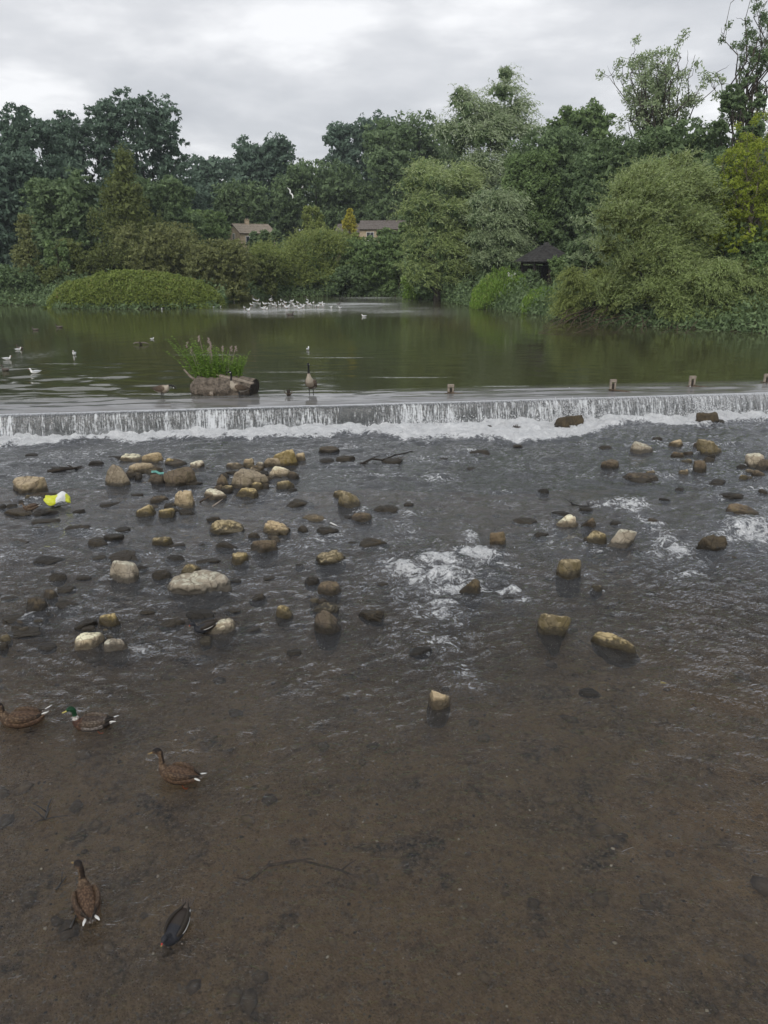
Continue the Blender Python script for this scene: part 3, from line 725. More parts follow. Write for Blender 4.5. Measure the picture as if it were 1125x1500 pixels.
def leaf_mesh(name, P, A, L, W, mat, rs, g=None, tri=False, bias=None):
    """leaves at P along A, length L and width W; v = shade of each leaf, g = how silvery"""
    n = len(P)
    A = A/(np.linalg.norm(A, axis=1)[:, None]+1e-9)
    R = rs.normal(0, 1, (n, 3))
    if bias is not None: R = R + bias
    B = np.cross(A, R); B /= np.linalg.norm(B, axis=1)[:, None]+1e-9
    L = (L*np.ones(n))[:, None]; W = (W*np.ones(n))[:, None]
    v = np.clip(rs.beta(2, 2.2, n), 0, 1)
    if tri:
        V = np.stack([P-A*L*.5-B*W*.5, P-A*L*.5+B*W*.5, P+A*L*.5], 1); k = 3
    else:
        V = np.stack([P-A*L*.5, P+B*W*.5-A*L*.08, P+A*L*.5, P-B*W*.5-A*L*.08], 1); k = 4
    NTRI[0] += n*(k-2)
    at_ = {'v': v}
    at_['g'] = g if g is not None else (rs.random(n) < .06).astype(float)*rs.random(n)
    return np_mesh(name, V.reshape(-1, 3), (np.arange(n*k)).reshape(n, k), mat, False, fattr=at_)
def unit(rs, n):
    d = rs.normal(0, 1, (n, 3)); return d/np.linalg.norm(d, axis=1)[:, None]
def crown_blobs(rs, C, R, nb, shape='round', rb=.34):
    out = []
    C = np.array(C, float); R = np.array(R, float)
    for kk, d in enumerate(unit(rs, nb)):
        u = rs.uniform(.35, .80)
        p = d*u
        if shape == 'cone':
            h = rs.uniform(-1, .92); rr = (1-h)/2*.95+.12; a = rs.uniform(0, 2*pi); q = rs.uniform(.2, .8)*rr
            p = np.array([cos(a)*q, sin(a)*q, h]); r = rb*min(R)*(.55+.75*rr)*rs.uniform(.8, 1.2)
        elif shape == 'dome':
            p[2] = abs(p[2])*1.5-.75; w = sqrt(max(.05, 1-((p[2]+.75)/1.9)**2)); p[:2] *= w/ max(.4, u)*.95; r = rb*min(R)*rs.uniform(.75, 1.25)
        else:
            h = -1+1.88*((kk*.7548777+.31) % 1.0); w = (1-abs(h)**2.6)**(1/2.6) if h > 0 else 1-.26*h*h
            a = kk*.5698403*2*pi+rs.normal(0, .3); q = sqrt(rs.uniform(.10, .66)) if kk % 4 == 0 else sqrt(rs.uniform(.40, .66))
            if sin(a) > .1 and rs.random() < .5: a = -a
            p = np.array([cos(a)*q*w, sin(a)*q*w, h*.90]); r = rb*min(R)*rs.uniform(.75, 1.22)
        out.append((C+p*R, r))
    return out
def crown_leaves(rs, blobs, n, leaf, ncl=26, csize=.30, up=.45, flat=.55):
    """two scales of clumping: boughs (blobs), and twig clusters on each bough"""
    Bc = np.array([b[0] for b in blobs]); Br = np.array([b[1] for b in blobs])
    w = Br**2; w /= w.sum(); K = len(blobs)*ncl
    bi = rs.choice(len(blobs), K, p=w)
    d = unit(rs, K); d[:, 2] = d[:, 2]*.9+.18; d /= np.linalg.norm(d, axis=1)[:, None]
    cc = Bc[bi]+d*(Br[bi]*rs.uniform(.72, 1.10, K))[:, None]
    cr = Br[bi]*csize*rs.uniform(.6, 1.35, K)
    ci = rs.integers(0, K, n)
    o = unit(rs, n)*(rs.random(n)**.45)[:, None]; o[:, 2] *= flat
    P = cc[ci]+o*cr[ci][:, None]
    out = d[ci]
    A = unit(rs, n)+out*.5+np.array([0, 0, -.25])
    return P, A, out*up*2+np.array([0, 0, .6])
def limb_path(rs, a, b, n=6, sag=.15, wob=.08):
    a, b = np.array(a, float), np.array(b, float); L = np.linalg.norm(b-a)
    pts = []
    for i in range(n):
        t_ = i/(n-1); p = a*(1-t_)+b*t_; p[2] -= sag*L*sin(pi*t_)*.6*(1-t_)
        if 0 < i < n-1: p += rs.normal(0, wob*L, 3)*.5
        pts.append(p)
    return pts
def tree(name, label, X, Y, top, rad, base, leafkind, nl, ls, seed, cat='tree', shape='round', nb=34, depth_r=None, rb=.40, ncl=30,
         csize=.30, trunk_r=None, group=None, aspect=.6, tri=True, core=.12, blobs_extra=(), limbs=8, bark=None, zg=None, lean=0.0, flat=.55):
    """base/top: heights of the underside and the top of the crown above the sea of the scene"""
    rs = np.random.default_rng(seed)
    z0 = (gz(X, Y) if zg is None else zg)-.15
    root = thing(name, label, cat, (X, Y, z0), 0, group)
    top -= z0; base = max(.05, base-z0)
    C = (lean, 0, (top+base)/2); R = (rad, depth_r or rad*.9, (top-base)/2)
    blobs = crown_blobs(rs, C, R, nb, shape, rb)
    # keep the silhouette inside the envelope
    blobs = [(np.array([p[0], p[1], min(p[2], top-r*.95)]), r) for p, r in blobs]
    blobs += [(np.array((bx_, by_, bz_-z0)), br_) for bx_, by_, bz_, br_ in blobs_extra]
    P, A, bias = crown_leaves(rs, blobs, nl, ls, ncl, csize, flat=flat)
    sz = ls*rs.uniform(.65, 1.35, nl)
    P[:, 2] = np.maximum(P[:, 2], .05)
    me = leaf_mesh('crown', P, A, sz, sz*aspect, M_LEAF[leafkind], rs, tri=tri, bias=bias)
    put('crown', me, root)
    if core > 0:
        nc = int(nl*core)
        bi = rs.integers(0, len(blobs), nc)
        Pc = np.array([blobs[i][0] for i in bi])+unit(rs, nc)*(np.array([blobs[i][1] for i in bi])*rs.uniform(.1, .8, nc))[:, None]
        Pc[:, 2] = np.maximum(Pc[:, 2], .05)
        put('inner_foliage', leaf_mesh('inner_foliage', Pc, unit(rs, nc), ls*2.2, ls*1.5, M_LEAF[leafkind], rs, tri=True), root)
    tr_ = trunk_r or max(.08, top*.018)
    mb = MB(); zt = base+(top-base)*.75
    hs = [0, .04, .25, .5, .75, 1.0]
    mb.tube([(lean*h+rs.normal(0, tr_*.5)*(h > .1), rs.normal(0, tr_*.5)*(h > .1), zt*h) for h in hs], [tr_*1.5, tr_*1.08, tr_*.92, tr_*.7, tr_*.45, tr_*.15], 8)
    mb.build('trunk', bark or M_BARK, root, smooth=True)
    if limbs:
        mb = MB(); order = sorted(range(len(blobs)), key=lambda i: -blobs[i][1])[:limbs]
        for i in order:
            p, r = blobs[i]; h0 = min(zt*.9, max(base*.7, p[2]*.55)); t_ = h0/zt
            mb.tube(limb_path(rs, (lean*t_, 0, h0), p, 6), np.linspace(tr_*.45*(1-t_*.5), tr_*.08, 6), 5)
            for _ in range(3):
                q = p+unit(rs, 1)[0]*r*.9
                mb.tube(limb_path(rs, p*.75+np.array((lean*t_, 0, h0))*.25, q, 4), np.linspace(tr_*.16, tr_*.03, 4), 4)
        mb.build('limb', bark or M_BARK, root)
    return root
def px_tree(name, label, px, pytop, pxw, Y, leafkind, nl, ls, seed, pybase=440, **kw):
    """a tree whose crown the photograph shows round px, from pytop down to pybase, pxw to each side, at ground distance Y"""
    T = at(px, pytop, Y); B = at(px, pybase, Y); M = at(px+pxw, (pytop+pybase)/2, Y)
    return tree(name, label, (T.x+B.x)/2 if False else M.x-abs(M.x-at(px, (pytop+pybase)/2, Y).x), Y, T.z, abs(M.x-at(px, (pytop+pybase)/2, Y).x), B.z, leafkind, nl, ls, seed, **kw)

# ---- far wood on the hill
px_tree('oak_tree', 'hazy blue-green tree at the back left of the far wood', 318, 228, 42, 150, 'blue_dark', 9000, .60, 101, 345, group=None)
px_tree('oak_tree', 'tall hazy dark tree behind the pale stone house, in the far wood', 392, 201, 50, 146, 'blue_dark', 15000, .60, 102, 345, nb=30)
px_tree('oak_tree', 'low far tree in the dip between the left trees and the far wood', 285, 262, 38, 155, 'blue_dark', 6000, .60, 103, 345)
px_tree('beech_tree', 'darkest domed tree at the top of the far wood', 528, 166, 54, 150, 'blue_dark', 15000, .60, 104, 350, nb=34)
px_tree('beech_tree', 'broad mid-green tree standing in front of the darkest domed tree', 592, 169, 60, 134, 'dark', 18000, .50, 105, 350, nb=36)
px_tree('beech_tree', 'wide low-domed tree behind the pale yellowish shrub', 462, 238, 72, 142, 'dark', 16000, .48, 106, 350, nb=36)
px_tree('beech_tree', 'far tree filling the gap left of the silver willow', 640, 200, 50, 146, 'dark', 8000, .55, 107, 350)
px_tree('ash_tree', 'small dark tree right of the wide low-domed tree', 535, 268, 40, 142, 'dark', 8000, .45, 108, 350)
px_tree('ash_tree', 'shadowy tree above the pale stone house', 355, 268, 45, 132, 'dark', 8000, .48, 109, 350)
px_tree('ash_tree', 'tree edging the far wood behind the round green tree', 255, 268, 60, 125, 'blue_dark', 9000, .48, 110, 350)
# ---- big dark trees at the left
px_tree('sycamore_tree', 'big dark dome-shaped tree at the left, lower than its tall neighbour', 68, 158, 68, 104, 'blue_dark', 36000, .42, 111, 400, nb=46, ncl=30, csize=.30)
px_tree('sycamore_tree', 'tallest dark tree at the left with sky showing through its crown', 205, 131, 74, 108, 'blue_dark', 40000, .42, 112, 390, nb=84, ncl=17, csize=.27, core=.03, rb=.36, limbs=26, trunk_r=.45)
px_tree('sycamore_tree', 'dark tree cut by the left edge of the picture', -28, 203, 62, 98, 'blue_dark', 22000, .42, 113, 420, nb=36)
px_tree('sycamore_tree', 'dark lower tree hiding the trunk of the big dome-shaped tree', 100, 245, 55, 92, 'dark', 16000, .38, 114, 430, nb=30)
px_tree('sycamore_tree', 'dark tree filling the space between birch and round green tree', 245, 250, 50, 96, 'dark', 14000, .38, 115, 420, nb=30)
px_tree('birch_tree', 'slender olive-green birch in front of the tallest dark tree', 183, 212, 54, 88, 'olive', 22000, .26, 116, 400, shape='cone', nb=46, rb=.42, aspect=.5, flat=1.1)
px_tree('larch_tree', 'thin brownish sapling near the left edge, above the shore', 42, 310, 32, 83, 'brown', 8000, .22, 117, 440, shape='cone', nb=30, rb=.42)
px_tree('elder_tree', 'small pale-green leafy shrub between the brownish sapling and the birch', 84, 345, 18, 83, 'mid', 3500, .24, 118, 400, nb=12, cat='shrub')
px_tree('hawthorn_bush', 'broad olive-brown bush behind the left end of the bright island mound', 128, 352, 48, 86, 'olive', 9000, .24, 119, 440, nb=26, cat='shrub')
px_tree('hawthorn_bush', 'tall brownish-green bush directly behind the bright island mound', 232, 326, 66, 86, 'brown', 17000, .24, 120, 442, nb=34, cat='shrub')
px_tree('hawthorn_bush', 'dark olive bush right of the bright island mound at the gull roost', 318, 352, 52, 84, 'brown', 16000, .24, 121, 442, nb=32, cat='shrub')
px_tree('lime_tree', 'round soft-green tree left of the pale stone house', 303, 298, 34, 104, 'mid', 11000, .34, 122, 400, nb=24)
px_tree('willow_bush', 'low grey-green scrub on the bank at the left edge', 20, 385, 48, 82, 'dark', 8000, .24, 123, 444, nb=22, cat='shrub')
px_tree('willow_bush', 'shadowy scrub between the sapling and the broad olive-brown bush', 78, 388, 32, 83, 'olive', 6000, .24, 124, 442, nb=18, cat='shrub')
# ---- bright mound on the island
def mound():
    rs = np.random.default_rng(130)
    c = G(200, 452, WL); D = depth(c); hx = 134/F*D; top = at(200, 398, c.y+3).z-WL
    root = thing('island_shrub', 'long low bright-green shrub mound covering the small island', 'shrub', (at(200, 440, c.y+3.6).x, c.y+3.6, WL))
    n = 34000
    def shape_z(x, y):
        q = np.clip(1-np.abs(x/hx)**2.4-np.abs(y/4.0)**2.2, 0, 1)**.5
        return top*q*(.86+.14*(1-np.abs(x/hx+.05)))+.45*fbm(x*.5+4, y*.5, 0, 3, 9)*q
    x = rs.uniform(-hx, hx, n*2); y = -4.2+8.4*rs.random(n*2)**1.35
    keep = (np.abs(x/hx)**2.4+np.abs(y/4.0)**2.2) < 1; x, y = x[keep], y[keep]
    z = shape_z(x, y); n = len(x)
    lump = .9*fbm(x*1.3, y*1.8, z*2, 4, 10)
    P = np.stack([x+rs.normal(0, .06, n), y+rs.normal(0, .06, n), np.maximum(.02, z*rs.uniform(.86, 1.02, n)**1+lump)], 1)
    g = (rs.random(n) < .05)*rs.random(n)*.8
    put('crown', leaf_mesh('crown', P, unit(rs, n)+np.array([0, -.5, .1]), .23*rs.uniform(.6, 1.3, n), .14, M_LEAF['mound'], rs, g=g, tri=True, bias=np.array([0, -.6, 1.6])), root)
    n2 = 3000; x = rs.uniform(-hx*.9, hx*.9, n2); y = rs.uniform(-3, 3, n2); z = np.maximum(.03, shape_z(x, y)*.8)*rs.random(n2)**.5
    put('inner_foliage', leaf_mesh('inner_foliage', np.stack([x, y, z], 1), unit(rs, n2), .7, .5, M_LEAF['mound'], rs, tri=True), root)
mound()

# ---- wind-blown willows: leaves along arching shoots
def willow(name, label, px, pytop, pxw, Y, kind, nshoot, per, seed, pybase=440, wind=(.55, 0, .25), Ls=1.1, leafL=.16, leafW=.03, nb=30, silver=.35, cat='tree', depth_r=None, droop=.55, shape='round',
           core=2600, trunk_r=.3, rb=.36, group=None, zg=None, extra=(), under=None, nlimb=9, cksz=.55):
    rs = np.random.default_rng(seed)
    pm = (pytop+pybase)/2; M0 = at(px, pm, Y); rad = abs(at(px+pxw, pm, Y).x-M0.x); X = M0.x
    z0 = (gz(X, Y) if zg is None else zg)-.1
    top = at(px, pytop, Y).z-z0; base = max(.1, at(px, pybase, Y).z-z0)
    root = thing(name, label, cat, (X, Y, z0), 0, group)
    R = (rad*.92, depth_r or rad*.9, (top-base)/2)
    blobs = crown_blobs(rs, (0, 0, (top+base)/2), R, nb, shape, rb)
    blobs = [(np.array([p[0], p[1], max(r*.45, min(p[2], top-r*1.15))]), r) for p, r in blobs]
    blobs += [(np.array((bx_, by_, bz_)), br_) for bx_, by_, bz_, br_ in extra]
    Bc = np.array([b[0] for b in blobs]); Br = np.array([b[1] for b in blobs]); w = Br**2/np.sum(Br**2)
    bi = rs.choice(len(blobs), nshoot, p=w); d = unit(rs, nshoot); d[:, 2] = np.abs(d[:, 2])*.8-.2
    S = Bc[bi]+d*(Br[bi]*rs.uniform(.5, 1.0, nshoot))[:, None]
    D = d*.7+np.array(wind)+rs.normal(0, .28, (nshoot, 3)); D /= np.linalg.norm(D, axis=1)[:, None]
    L = Ls*rs.uniform(.5, 1.3, nshoot)*np.where(rs.random(nshoot) < .14, 1.7, 1.0)
    tt = (np.arange(per)+.5)/per
    T = tt[None, :, None]
    P = S[:, None]+D[:, None]*L[:, None, None]*T
    P[..., 2] -= (droop*L[:, None]*(tt**2)[None])
    tang = D[:, None]*np.ones_like(T); tang = tang+np.array([0, 0, -1.0])*2*droop*T
    P = P+rs.normal(0, leafL*.22, P.shape); A = tang+rs.normal(0, .38, P.shape)
    P = P.reshape(-1, 3); A = A.reshape(-1, 3); P[:, 2] = np.maximum(P[:, 2], .03)
    n = len(P)
    shg = np.clip(rs.beta(.55, 1.3, nshoot), 0, 1)*silver*1.6*(.35+.65*sstep(base, top, S[:, 2]))
    g = np.repeat(np.clip(shg, 0, 1), per)*rs.uniform(.4, 1, n)
    put('crown', leaf_mesh('crown', P, A, leafL*rs.uniform(.75, 1.4, n), leafW*(1.25 if Y > 50 else 1), M_LEAF[kind], rs, g=g, tri=Y > 50, bias=np.array([0, 0, .5])), root)
    if core:
        ci = rs.integers(0, len(blobs), core)
        Pc = Bc[ci]+unit(rs, core)*(Br[ci]*rs.uniform(.0, .78, core))[:, None]; Pc[:, 2] = np.maximum(Pc[:, 2], .05)
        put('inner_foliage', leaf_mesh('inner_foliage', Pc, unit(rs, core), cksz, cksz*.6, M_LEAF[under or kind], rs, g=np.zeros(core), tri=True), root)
    mb = MB(); zt = base+(top-base)*.7
    mb.tube([(rs.normal(0, trunk_r*.6), rs.normal(0, trunk_r*.6), zt*h) for h in (0, .1, .3, .6, 1)], np.array([1.4, 1, .85, .5, .15])*trunk_r, 8)
    mb.build('trunk', M_BARK, root, smooth=True)
    mb = MB()
    for i in sorted(range(len(blobs)), key=lambda i: -blobs[i][1])[:nlimb]:
        mb.tube(limb_path(rs, (0, 0, zt*rs.uniform(.1, .5)), blobs[i][0], 6), np.linspace(trunk_r*.4, trunk_r*.06, 6), 5)
    if nlimb: mb.build('limb', M_BARK, root)
    return root
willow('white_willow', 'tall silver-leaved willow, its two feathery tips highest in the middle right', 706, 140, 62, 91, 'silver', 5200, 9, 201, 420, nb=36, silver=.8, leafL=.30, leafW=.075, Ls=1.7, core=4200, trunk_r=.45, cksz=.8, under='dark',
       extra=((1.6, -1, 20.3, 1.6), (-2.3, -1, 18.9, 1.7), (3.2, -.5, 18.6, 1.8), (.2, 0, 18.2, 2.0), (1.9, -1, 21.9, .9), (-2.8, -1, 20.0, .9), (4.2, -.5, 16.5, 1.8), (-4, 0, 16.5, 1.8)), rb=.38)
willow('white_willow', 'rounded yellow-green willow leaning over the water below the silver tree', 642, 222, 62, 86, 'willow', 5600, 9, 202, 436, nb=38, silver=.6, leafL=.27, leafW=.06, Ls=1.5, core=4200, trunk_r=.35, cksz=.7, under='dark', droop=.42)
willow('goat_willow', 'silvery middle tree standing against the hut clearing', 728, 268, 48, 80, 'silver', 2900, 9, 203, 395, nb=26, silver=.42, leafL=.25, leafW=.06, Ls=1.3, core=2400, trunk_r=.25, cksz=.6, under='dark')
px_tree('alder_tree', 'dark rounded tree behind the hut', 806, 186, 66, 84, 'dark', 30000, .28, 204, 385, nb=44, aspect=.5)
px_tree('alder_tree', 'drooping green tree left of the hut roof', 778, 215, 42, 81, 'mid', 15000, .26, 205, 350, nb=32, aspect=.5, flat=1.2)
px_tree('poplar_tree', 'bright-green rounded tree top between silver willow and the sparse tree', 842, 146, 50, 98, 'mid', 14000, .36, 206, 300, nb=28)
px_tree('alder_tree', 'dark wall of leaves right of the hut behind the front willow', 900, 205, 62, 74, 'dark', 24000, .28, 207, 400, nb=40)
px_tree('alder_tree', 'dark trees rising to the right behind the front willow', 985, 175, 72, 68, 'dark', 24000, .28, 208, 400, nb=40)
px_tree('alder_tree', 'deep green tree behind the yellow-green tree', 1085, 190, 62, 64, 'dark', 16000, .28, 209, 400, nb=34)
px_tree('sycamore_tree', 'big dark tree rising behind the front willow on the far right', 1060, 205, 55, 58, 'dark', 15000, .24, 210, 440, nb=34)
px_tree('alder_tree', 'shadowed tree low at the right edge under the yellow-green tree', 1120, 330, 62, 54, 'mid', 18000, .20, 211, 478, nb=34)
px_tree('holly_bush', 'dark bush filling the shade left of the hut', 738, 352, 44, 80, 'dark', 8000, .26, 212, 432, nb=24, cat='shrub', rb=.42)
px_tree('holly_bush', 'dark bush in the shade under the rounded willow', 672, 372, 36, 88, 'dark', 6000, .26, 213, 436, nb=20, cat='shrub', rb=.42)
px_tree('holly_bush', 'dark bush beside the right side of the hut', 858, 340, 34, 68, 'dark', 7000, .24, 214, 440, nb=20, cat='shrub', rb=.42)
willow('sallow_bush', 'silver-leaved bush beside the hut roof', 866, 300, 30, 64, 'silver', 700, 9, 215, 420, nb=14, silver=.4, leafL=.20, leafW=.05, Ls=1.0, core=500, trunk_r=.1, cat='shrub', under='dark')

# open, thin crowns with their branches showing against the sky
def open_tree(name, label, px, pytop, pxw, Y, kind, seed, pybase, nbr=26, leaves=9000, ls=.20, trunk_r=.2, top_off=0.0, thin=1.0, depth_r=None, gap=.3, bark=None):
    rs = np.random.default_rng(seed)
    M0 = at(px, (pytop+pybase)/2, Y); X = M0.x; rad = abs(at(px+pxw, (pytop+pybase)/2, Y).x-X); z0 = gz(X, Y)-.1
    top = at(px, pytop, Y).z-z0; base = at(px, pybase, Y).z-z0
    root = thing(name, label, 'tree', (X, Y, z0))
    mb = MB(); fork = base*.92
    mb.tube([(rs.normal(0, .1), rs.normal(0, .1), fork*h) for h in (0, .1, .4, .7, 1)], np.array([1.5, 1.1, 1, .9, .8])*trunk_r, 8)
    mb.build('trunk', bark or M_BARK, root, smooth=True)
    tips = []; mb = MB()
    for i in range(nbr):
        a = rs.uniform(0, 2*pi); q = rs.uniform(.15, 1)
        e_ = np.array([cos(a)*rad*q, sin(a)*(depth_r or rad)*q*.8, base+(top-base)*(rs.uniform(.35, 1.0) if q < .7 else rs.uniform(.0, .8))])
        path = limb_path(rs, (0, 0, fork*rs.uniform(.8, 1.02)), e_, 8, -.18, .09)
        mb.tube(path, np.linspace(trunk_r*.42, trunk_r*.06, 8), 5)
        for j in range(7):
            s_ = path[rs.integers(3, 8)]; q_ = s_+unit(rs, 1)[0]*rad*.24*rs.uniform(.5, 1.3)+np.array([0, 0, rad*.08])
            pp = limb_path(rs, s_, q_, 5, -.1, .12); mb.tube(pp, np.linspace(trunk_r*.10, trunk_r*.025, 5), 4)
            if rs.random() > gap: tips += [pp[-1], pp[-2]*.5+pp[-1]*.5]
    mb.build('limb', bark or M_BARK, root)
    tips = np.array(tips); n = leaves; ti = rs.integers(0, len(tips), n)
    P = tips[ti]+unit(rs, n)*(rs.random(n)**.6*rad*.105)[:, None]
    put('crown', leaf_mesh('crown', P, unit(rs, n)+np.array([.3, 0, -.1]), ls*rs.uniform(.7, 1.3, n), ls*.4, M_LEAF[kind], rs, g=(rs.random(n) < .3)*rs.random(n)*.6), root)
    return root
open_tree('crack_willow', 'thin-crowned tree with bare branches showing against the sky', 965, 62, 82, 72, 'silver', 221, 200, nbr=34, leaves=11000, ls=.26, trunk_r=.26, gap=.25)
open_tree('dead_topped_tree', 'half-bare twisted tree in the top right corner', 1105, -42, 66, 64, 'dark', 222, 185, nbr=26, leaves=6500, ls=.22, trunk_r=.24, gap=.45)
px_tree('ash_tree', 'leafy tree under the twisted half-bare tree at the right edge', 1078, 108, 42, 62, 'dark', 9000, .24, 223, 300, nb=24, rb=.30, ncl=16, core=.05)
open_tree('robinia_tree', 'yellow-green tree at the right edge with pale crooked boughs', 1105, 178, 72, 55, 'yellow', 224, 352, nbr=34, leaves=26000, ls=.15, trunk_r=.16, gap=.05, bark=M_BARKP)
px_tree('robinia_tree', 'lower yellow-green boughs hanging at the right edge', 1108, 196, 60, 54, 'yellow', 11000, .15, 225, 375, nb=34, rb=.28, ncl=16, core=.03, bark=M_BARKP, trunk_r=.15)
# crooked pale bough of the robinia, in view
# ---- the big windblown willow at the water's edge, front right
FWl = willow('grey_willow', 'big windblown willow spreading low over the water at the front right', 955, 230, 86, 55, 'willow', 7600, 10, 230, 470, nb=44, silver=.62, leafL=.18, leafW=.034, Ls=1.15, wind=(.5, -.1, .65), core=4200, droop=.30, trunk_r=.22, cksz=.45, under='olive', rb=.42, depth_r=3.8, zg=WL, nlimb=14,
       extra=((.6, -1, 10.0, .8), (-1.2, -1, 9.7, .8), (2.0, -1, 9.4, .9), (-2.6, -1, 8.6, .8), (3.2, -1, 8.2, .9), (1.3, -1, 10.4, .5), (-3.6, -1, 7.0, .8)))
willow('grey_willow', 'low pale-leaved skirt of willow reaching left over the water', 872, 385, 82, 57.5, 'scrub', 3000, 9, 231, 474, nb=30, silver=.35, leafL=.15, leafW=.034, Ls=.7, wind=(-.2, -.3, .2), core=1500, trunk_r=.06, cat='shrub', under='olive', cksz=.35, zg=WL, depth_r=1.6, rb=.5, nlimb=3)
willow('grey_willow', 'low green skirt of willow reaching right to the picture edge', 1045, 372, 110, 52, 'willow', 4200, 9, 232, 480, nb=36, silver=.35, leafL=.15, leafW=.034, Ls=.7, wind=(0, -.3, .2), core=2200, trunk_r=.06, cat='shrub', under='olive', cksz=.35, zg=WL, depth_r=1.6, rb=.5, nlimb=3)
# bare brown boughs trailing in the water along its foot
rs = np.random.default_rng(240)
for k, (pa, pb) in enumerate(((800, 880), (850, 960), (930, 1040), (1010, 1100), (1080, 1170))):
    a = G((pa+pb)/2, 478, WL)
    lab = ['brown boughs trailing in the water at the left tip of the front willow', 'arching brown boughs dipping in the water left of the front willow centre', 'tangle of brown boughs in the water under the middle of the front willow',
           'brown boughs in the water under the right part of the front willow', 'brown boughs trailing in the water at the right picture edge'][k]
    root = thing('trailing_bough', lab, 'branch', (a.x, a.y, WL), 0, 'boughs trailing in the water under the willow')
    for j in range(15):
        A_ = G(rs.uniform(pa, pb)+30, rs.uniform(464, 472), WL)+Vector((0, 1.2, rs.uniform(.5, 1.3)))-a
        B_ = G(rs.uniform(pa-28, pb-10), rs.uniform(473, 490), WL)-a+Vector((0, 0, rs.uniform(-.1, .12)))
        mb = MB(); pts = []
        for i in range(8):
            s_ = i/7; p = np.array(A_)*(1-s_)+np.array(B_)*s_; p[2] += .25*sin(pi*s_)*rs.uniform(.3, 1)+rs.normal(0, .04); p[0] += rs.normal(0, .08); pts.append(p)
        mb.tube(pts, np.linspace(.045, .012, 8)*rs.uniform(.6, 1.3), 5)
        mb.build('bough', M_TWIG, root, smooth=True)
# ---- scrub along the far bank, centre
willow('willow_bush', 'yellow-green willow scrub left of centre on the far bank', 412, 352, 46, 99, 'scrub', 2600, 8, 251, 436, nb=26, silver=.22, leafL=.26, leafW=.08, Ls=1.3, core=1500, trunk_r=.1, cat='shrub', under='mid', rb=.42, wind=(.1, 0, .6), droop=.3)
willow('willow_bush', 'taller yellow-green willow scrub in the centre of the far bank', 472, 332, 50, 100, 'scrub', 3000, 8, 252, 436, nb=28, silver=.25, leafL=.26, leafW=.08, Ls=1.4, core=1800, trunk_r=.1, cat='shrub', under='mid', rb=.42, wind=(.1, 0, .6), droop=.3)
px_tree('hazel_bush', 'darker green leafy bush on the far bank right of the willow scrub', 545, 349, 50, 99, 'mid', 17000, .28, 253, 436, nb=32, cat='shrub')
px_tree('hazel_bush', 'low bush where the far bank meets the rounded willow', 585, 355, 26, 97, 'mid', 6000, .28, 254, 436, nb=16, cat='shrub')
px_tree('hazel_bush', 'small bright yellow-green bush at the water under the rounded willow', 604, 402, 15, 89, 'fresh', 3000, .20, 255, 437, nb=12, cat='shrub', rb=.5)
px_tree('hazel_bush', 'low dark bush at the waterline in the middle of the far bank', 505, 390, 50, 98, 'dark', 8000, .26, 256, 437, nb=22, cat='shrub', rb=.5)
px_tree('hazel_bush', 'low bush at the waterline below the pale stone house', 385, 372, 26, 93, 'olive', 6000, .26, 257, 438, nb=16, cat='shrub')
px_tree('maple_tree', 'small pale yellowish tree standing above the willow scrub', 457, 297, 16, 108, 'scrub', 3200, .32, 258, 345, nb=12)
px_tree('cypress_tree', 'small golden conifer beside the roof of the far house', 512, 306, 10, 118, 'gold', 2600, .28, 259, 336, shape='cone', nb=22, rb=.5, limbs=0)
px_tree('laurel_bush', 'dark bush against the right side of the pale stone house', 386, 336, 27, 112, 'dark', 6000, .30, 260, 372, nb=16, cat='shrub')
px_tree('hazel_bush', 'pale green bush poking above the scrub in front of the low brown roof', 518, 337, 15, 104, 'scrub', 2400, .32, 261, 372, nb=10, cat='shrub')
px_tree('hazel_bush', 'bush rising in front of the far roof', 570, 333, 19, 106, 'mid', 3400, .32, 262, 372, nb=12, cat='shrub')
px_tree('hazel_bush', 'leafy bush at the left foot of the rounded willow', 600, 292, 24, 98, 'mid', 5000, .32, 263, 380, nb=14, cat='shrub')
# ---- bright herbs on the point left of the front willow
def herb(name, label, px, pyb, pxw, hgt, kind, n, seed, zg=WL, L=.30, W=.05, dy=1.6, cat='plant'):
    rs = np.random.default_rng(seed); c = G(px, pyb, zg); hx = pxw/F*depth(c)
    root = thing(name, label, cat, (c.x, c.y+dy*.8, zg))
    x = rs.uniform(-hx, hx, n); y = rs.uniform(-dy, dy, n); q = np.sqrt(np.clip(1-(x/hx)**2*.9-(y/dy)**2*.6, .02, 1))
    z = hgt*q*rs.random(n)**.55*(1+1.1*fbm(x*1.1, y*1.5, 0, 3, seed))
    A = unit(rs, n)*.6+np.array([0, -.15, .8]); z = np.maximum(z, L*.3)
    put('foliage', leaf_mesh('foliage', np.stack([x, y, z], 1), A, L*rs.uniform(.6, 1.3, n), W, M_LEAF[kind], rs, g=(rs.random(n) < .12)*rs.random(n)), root)
    mb = MB()
    for _ in range(14):
        xx, yy = rs.uniform(-hx*.8, hx*.8), rs.uniform(-dy*.7, dy*.7); h_ = hgt*rs.uniform(.6, 1.0)
        mb.tube([(xx, yy, 0), (xx+.05, yy, h_*.5), (xx+rs.normal(0, .1), yy, h_)], [.02, .015, .006], 4)
    mb.build('stem', M_TWIG, root)
    return root
herb('riverside_herb', 'bright green clump of waterside herbs on the point left of the hut', 738, 453, 46, 3.0, 'fresh', 13000, 271)
herb('riverside_herb', 'yellowish herbs between the bright clump and the willow skirt', 800, 459, 36, 2.0, 'fresh', 7000, 272)
herb('riverside_herb', 'dark green bank growth in front of the hut', 806, 452, 58, 2.4, 'mid', 8000, 273, dy=2)
herb('riverside_herb', 'low weeds along the waterline at the left edge', 30, 446, 45, .7, 'olive', 4000, 274, dy=1.2)
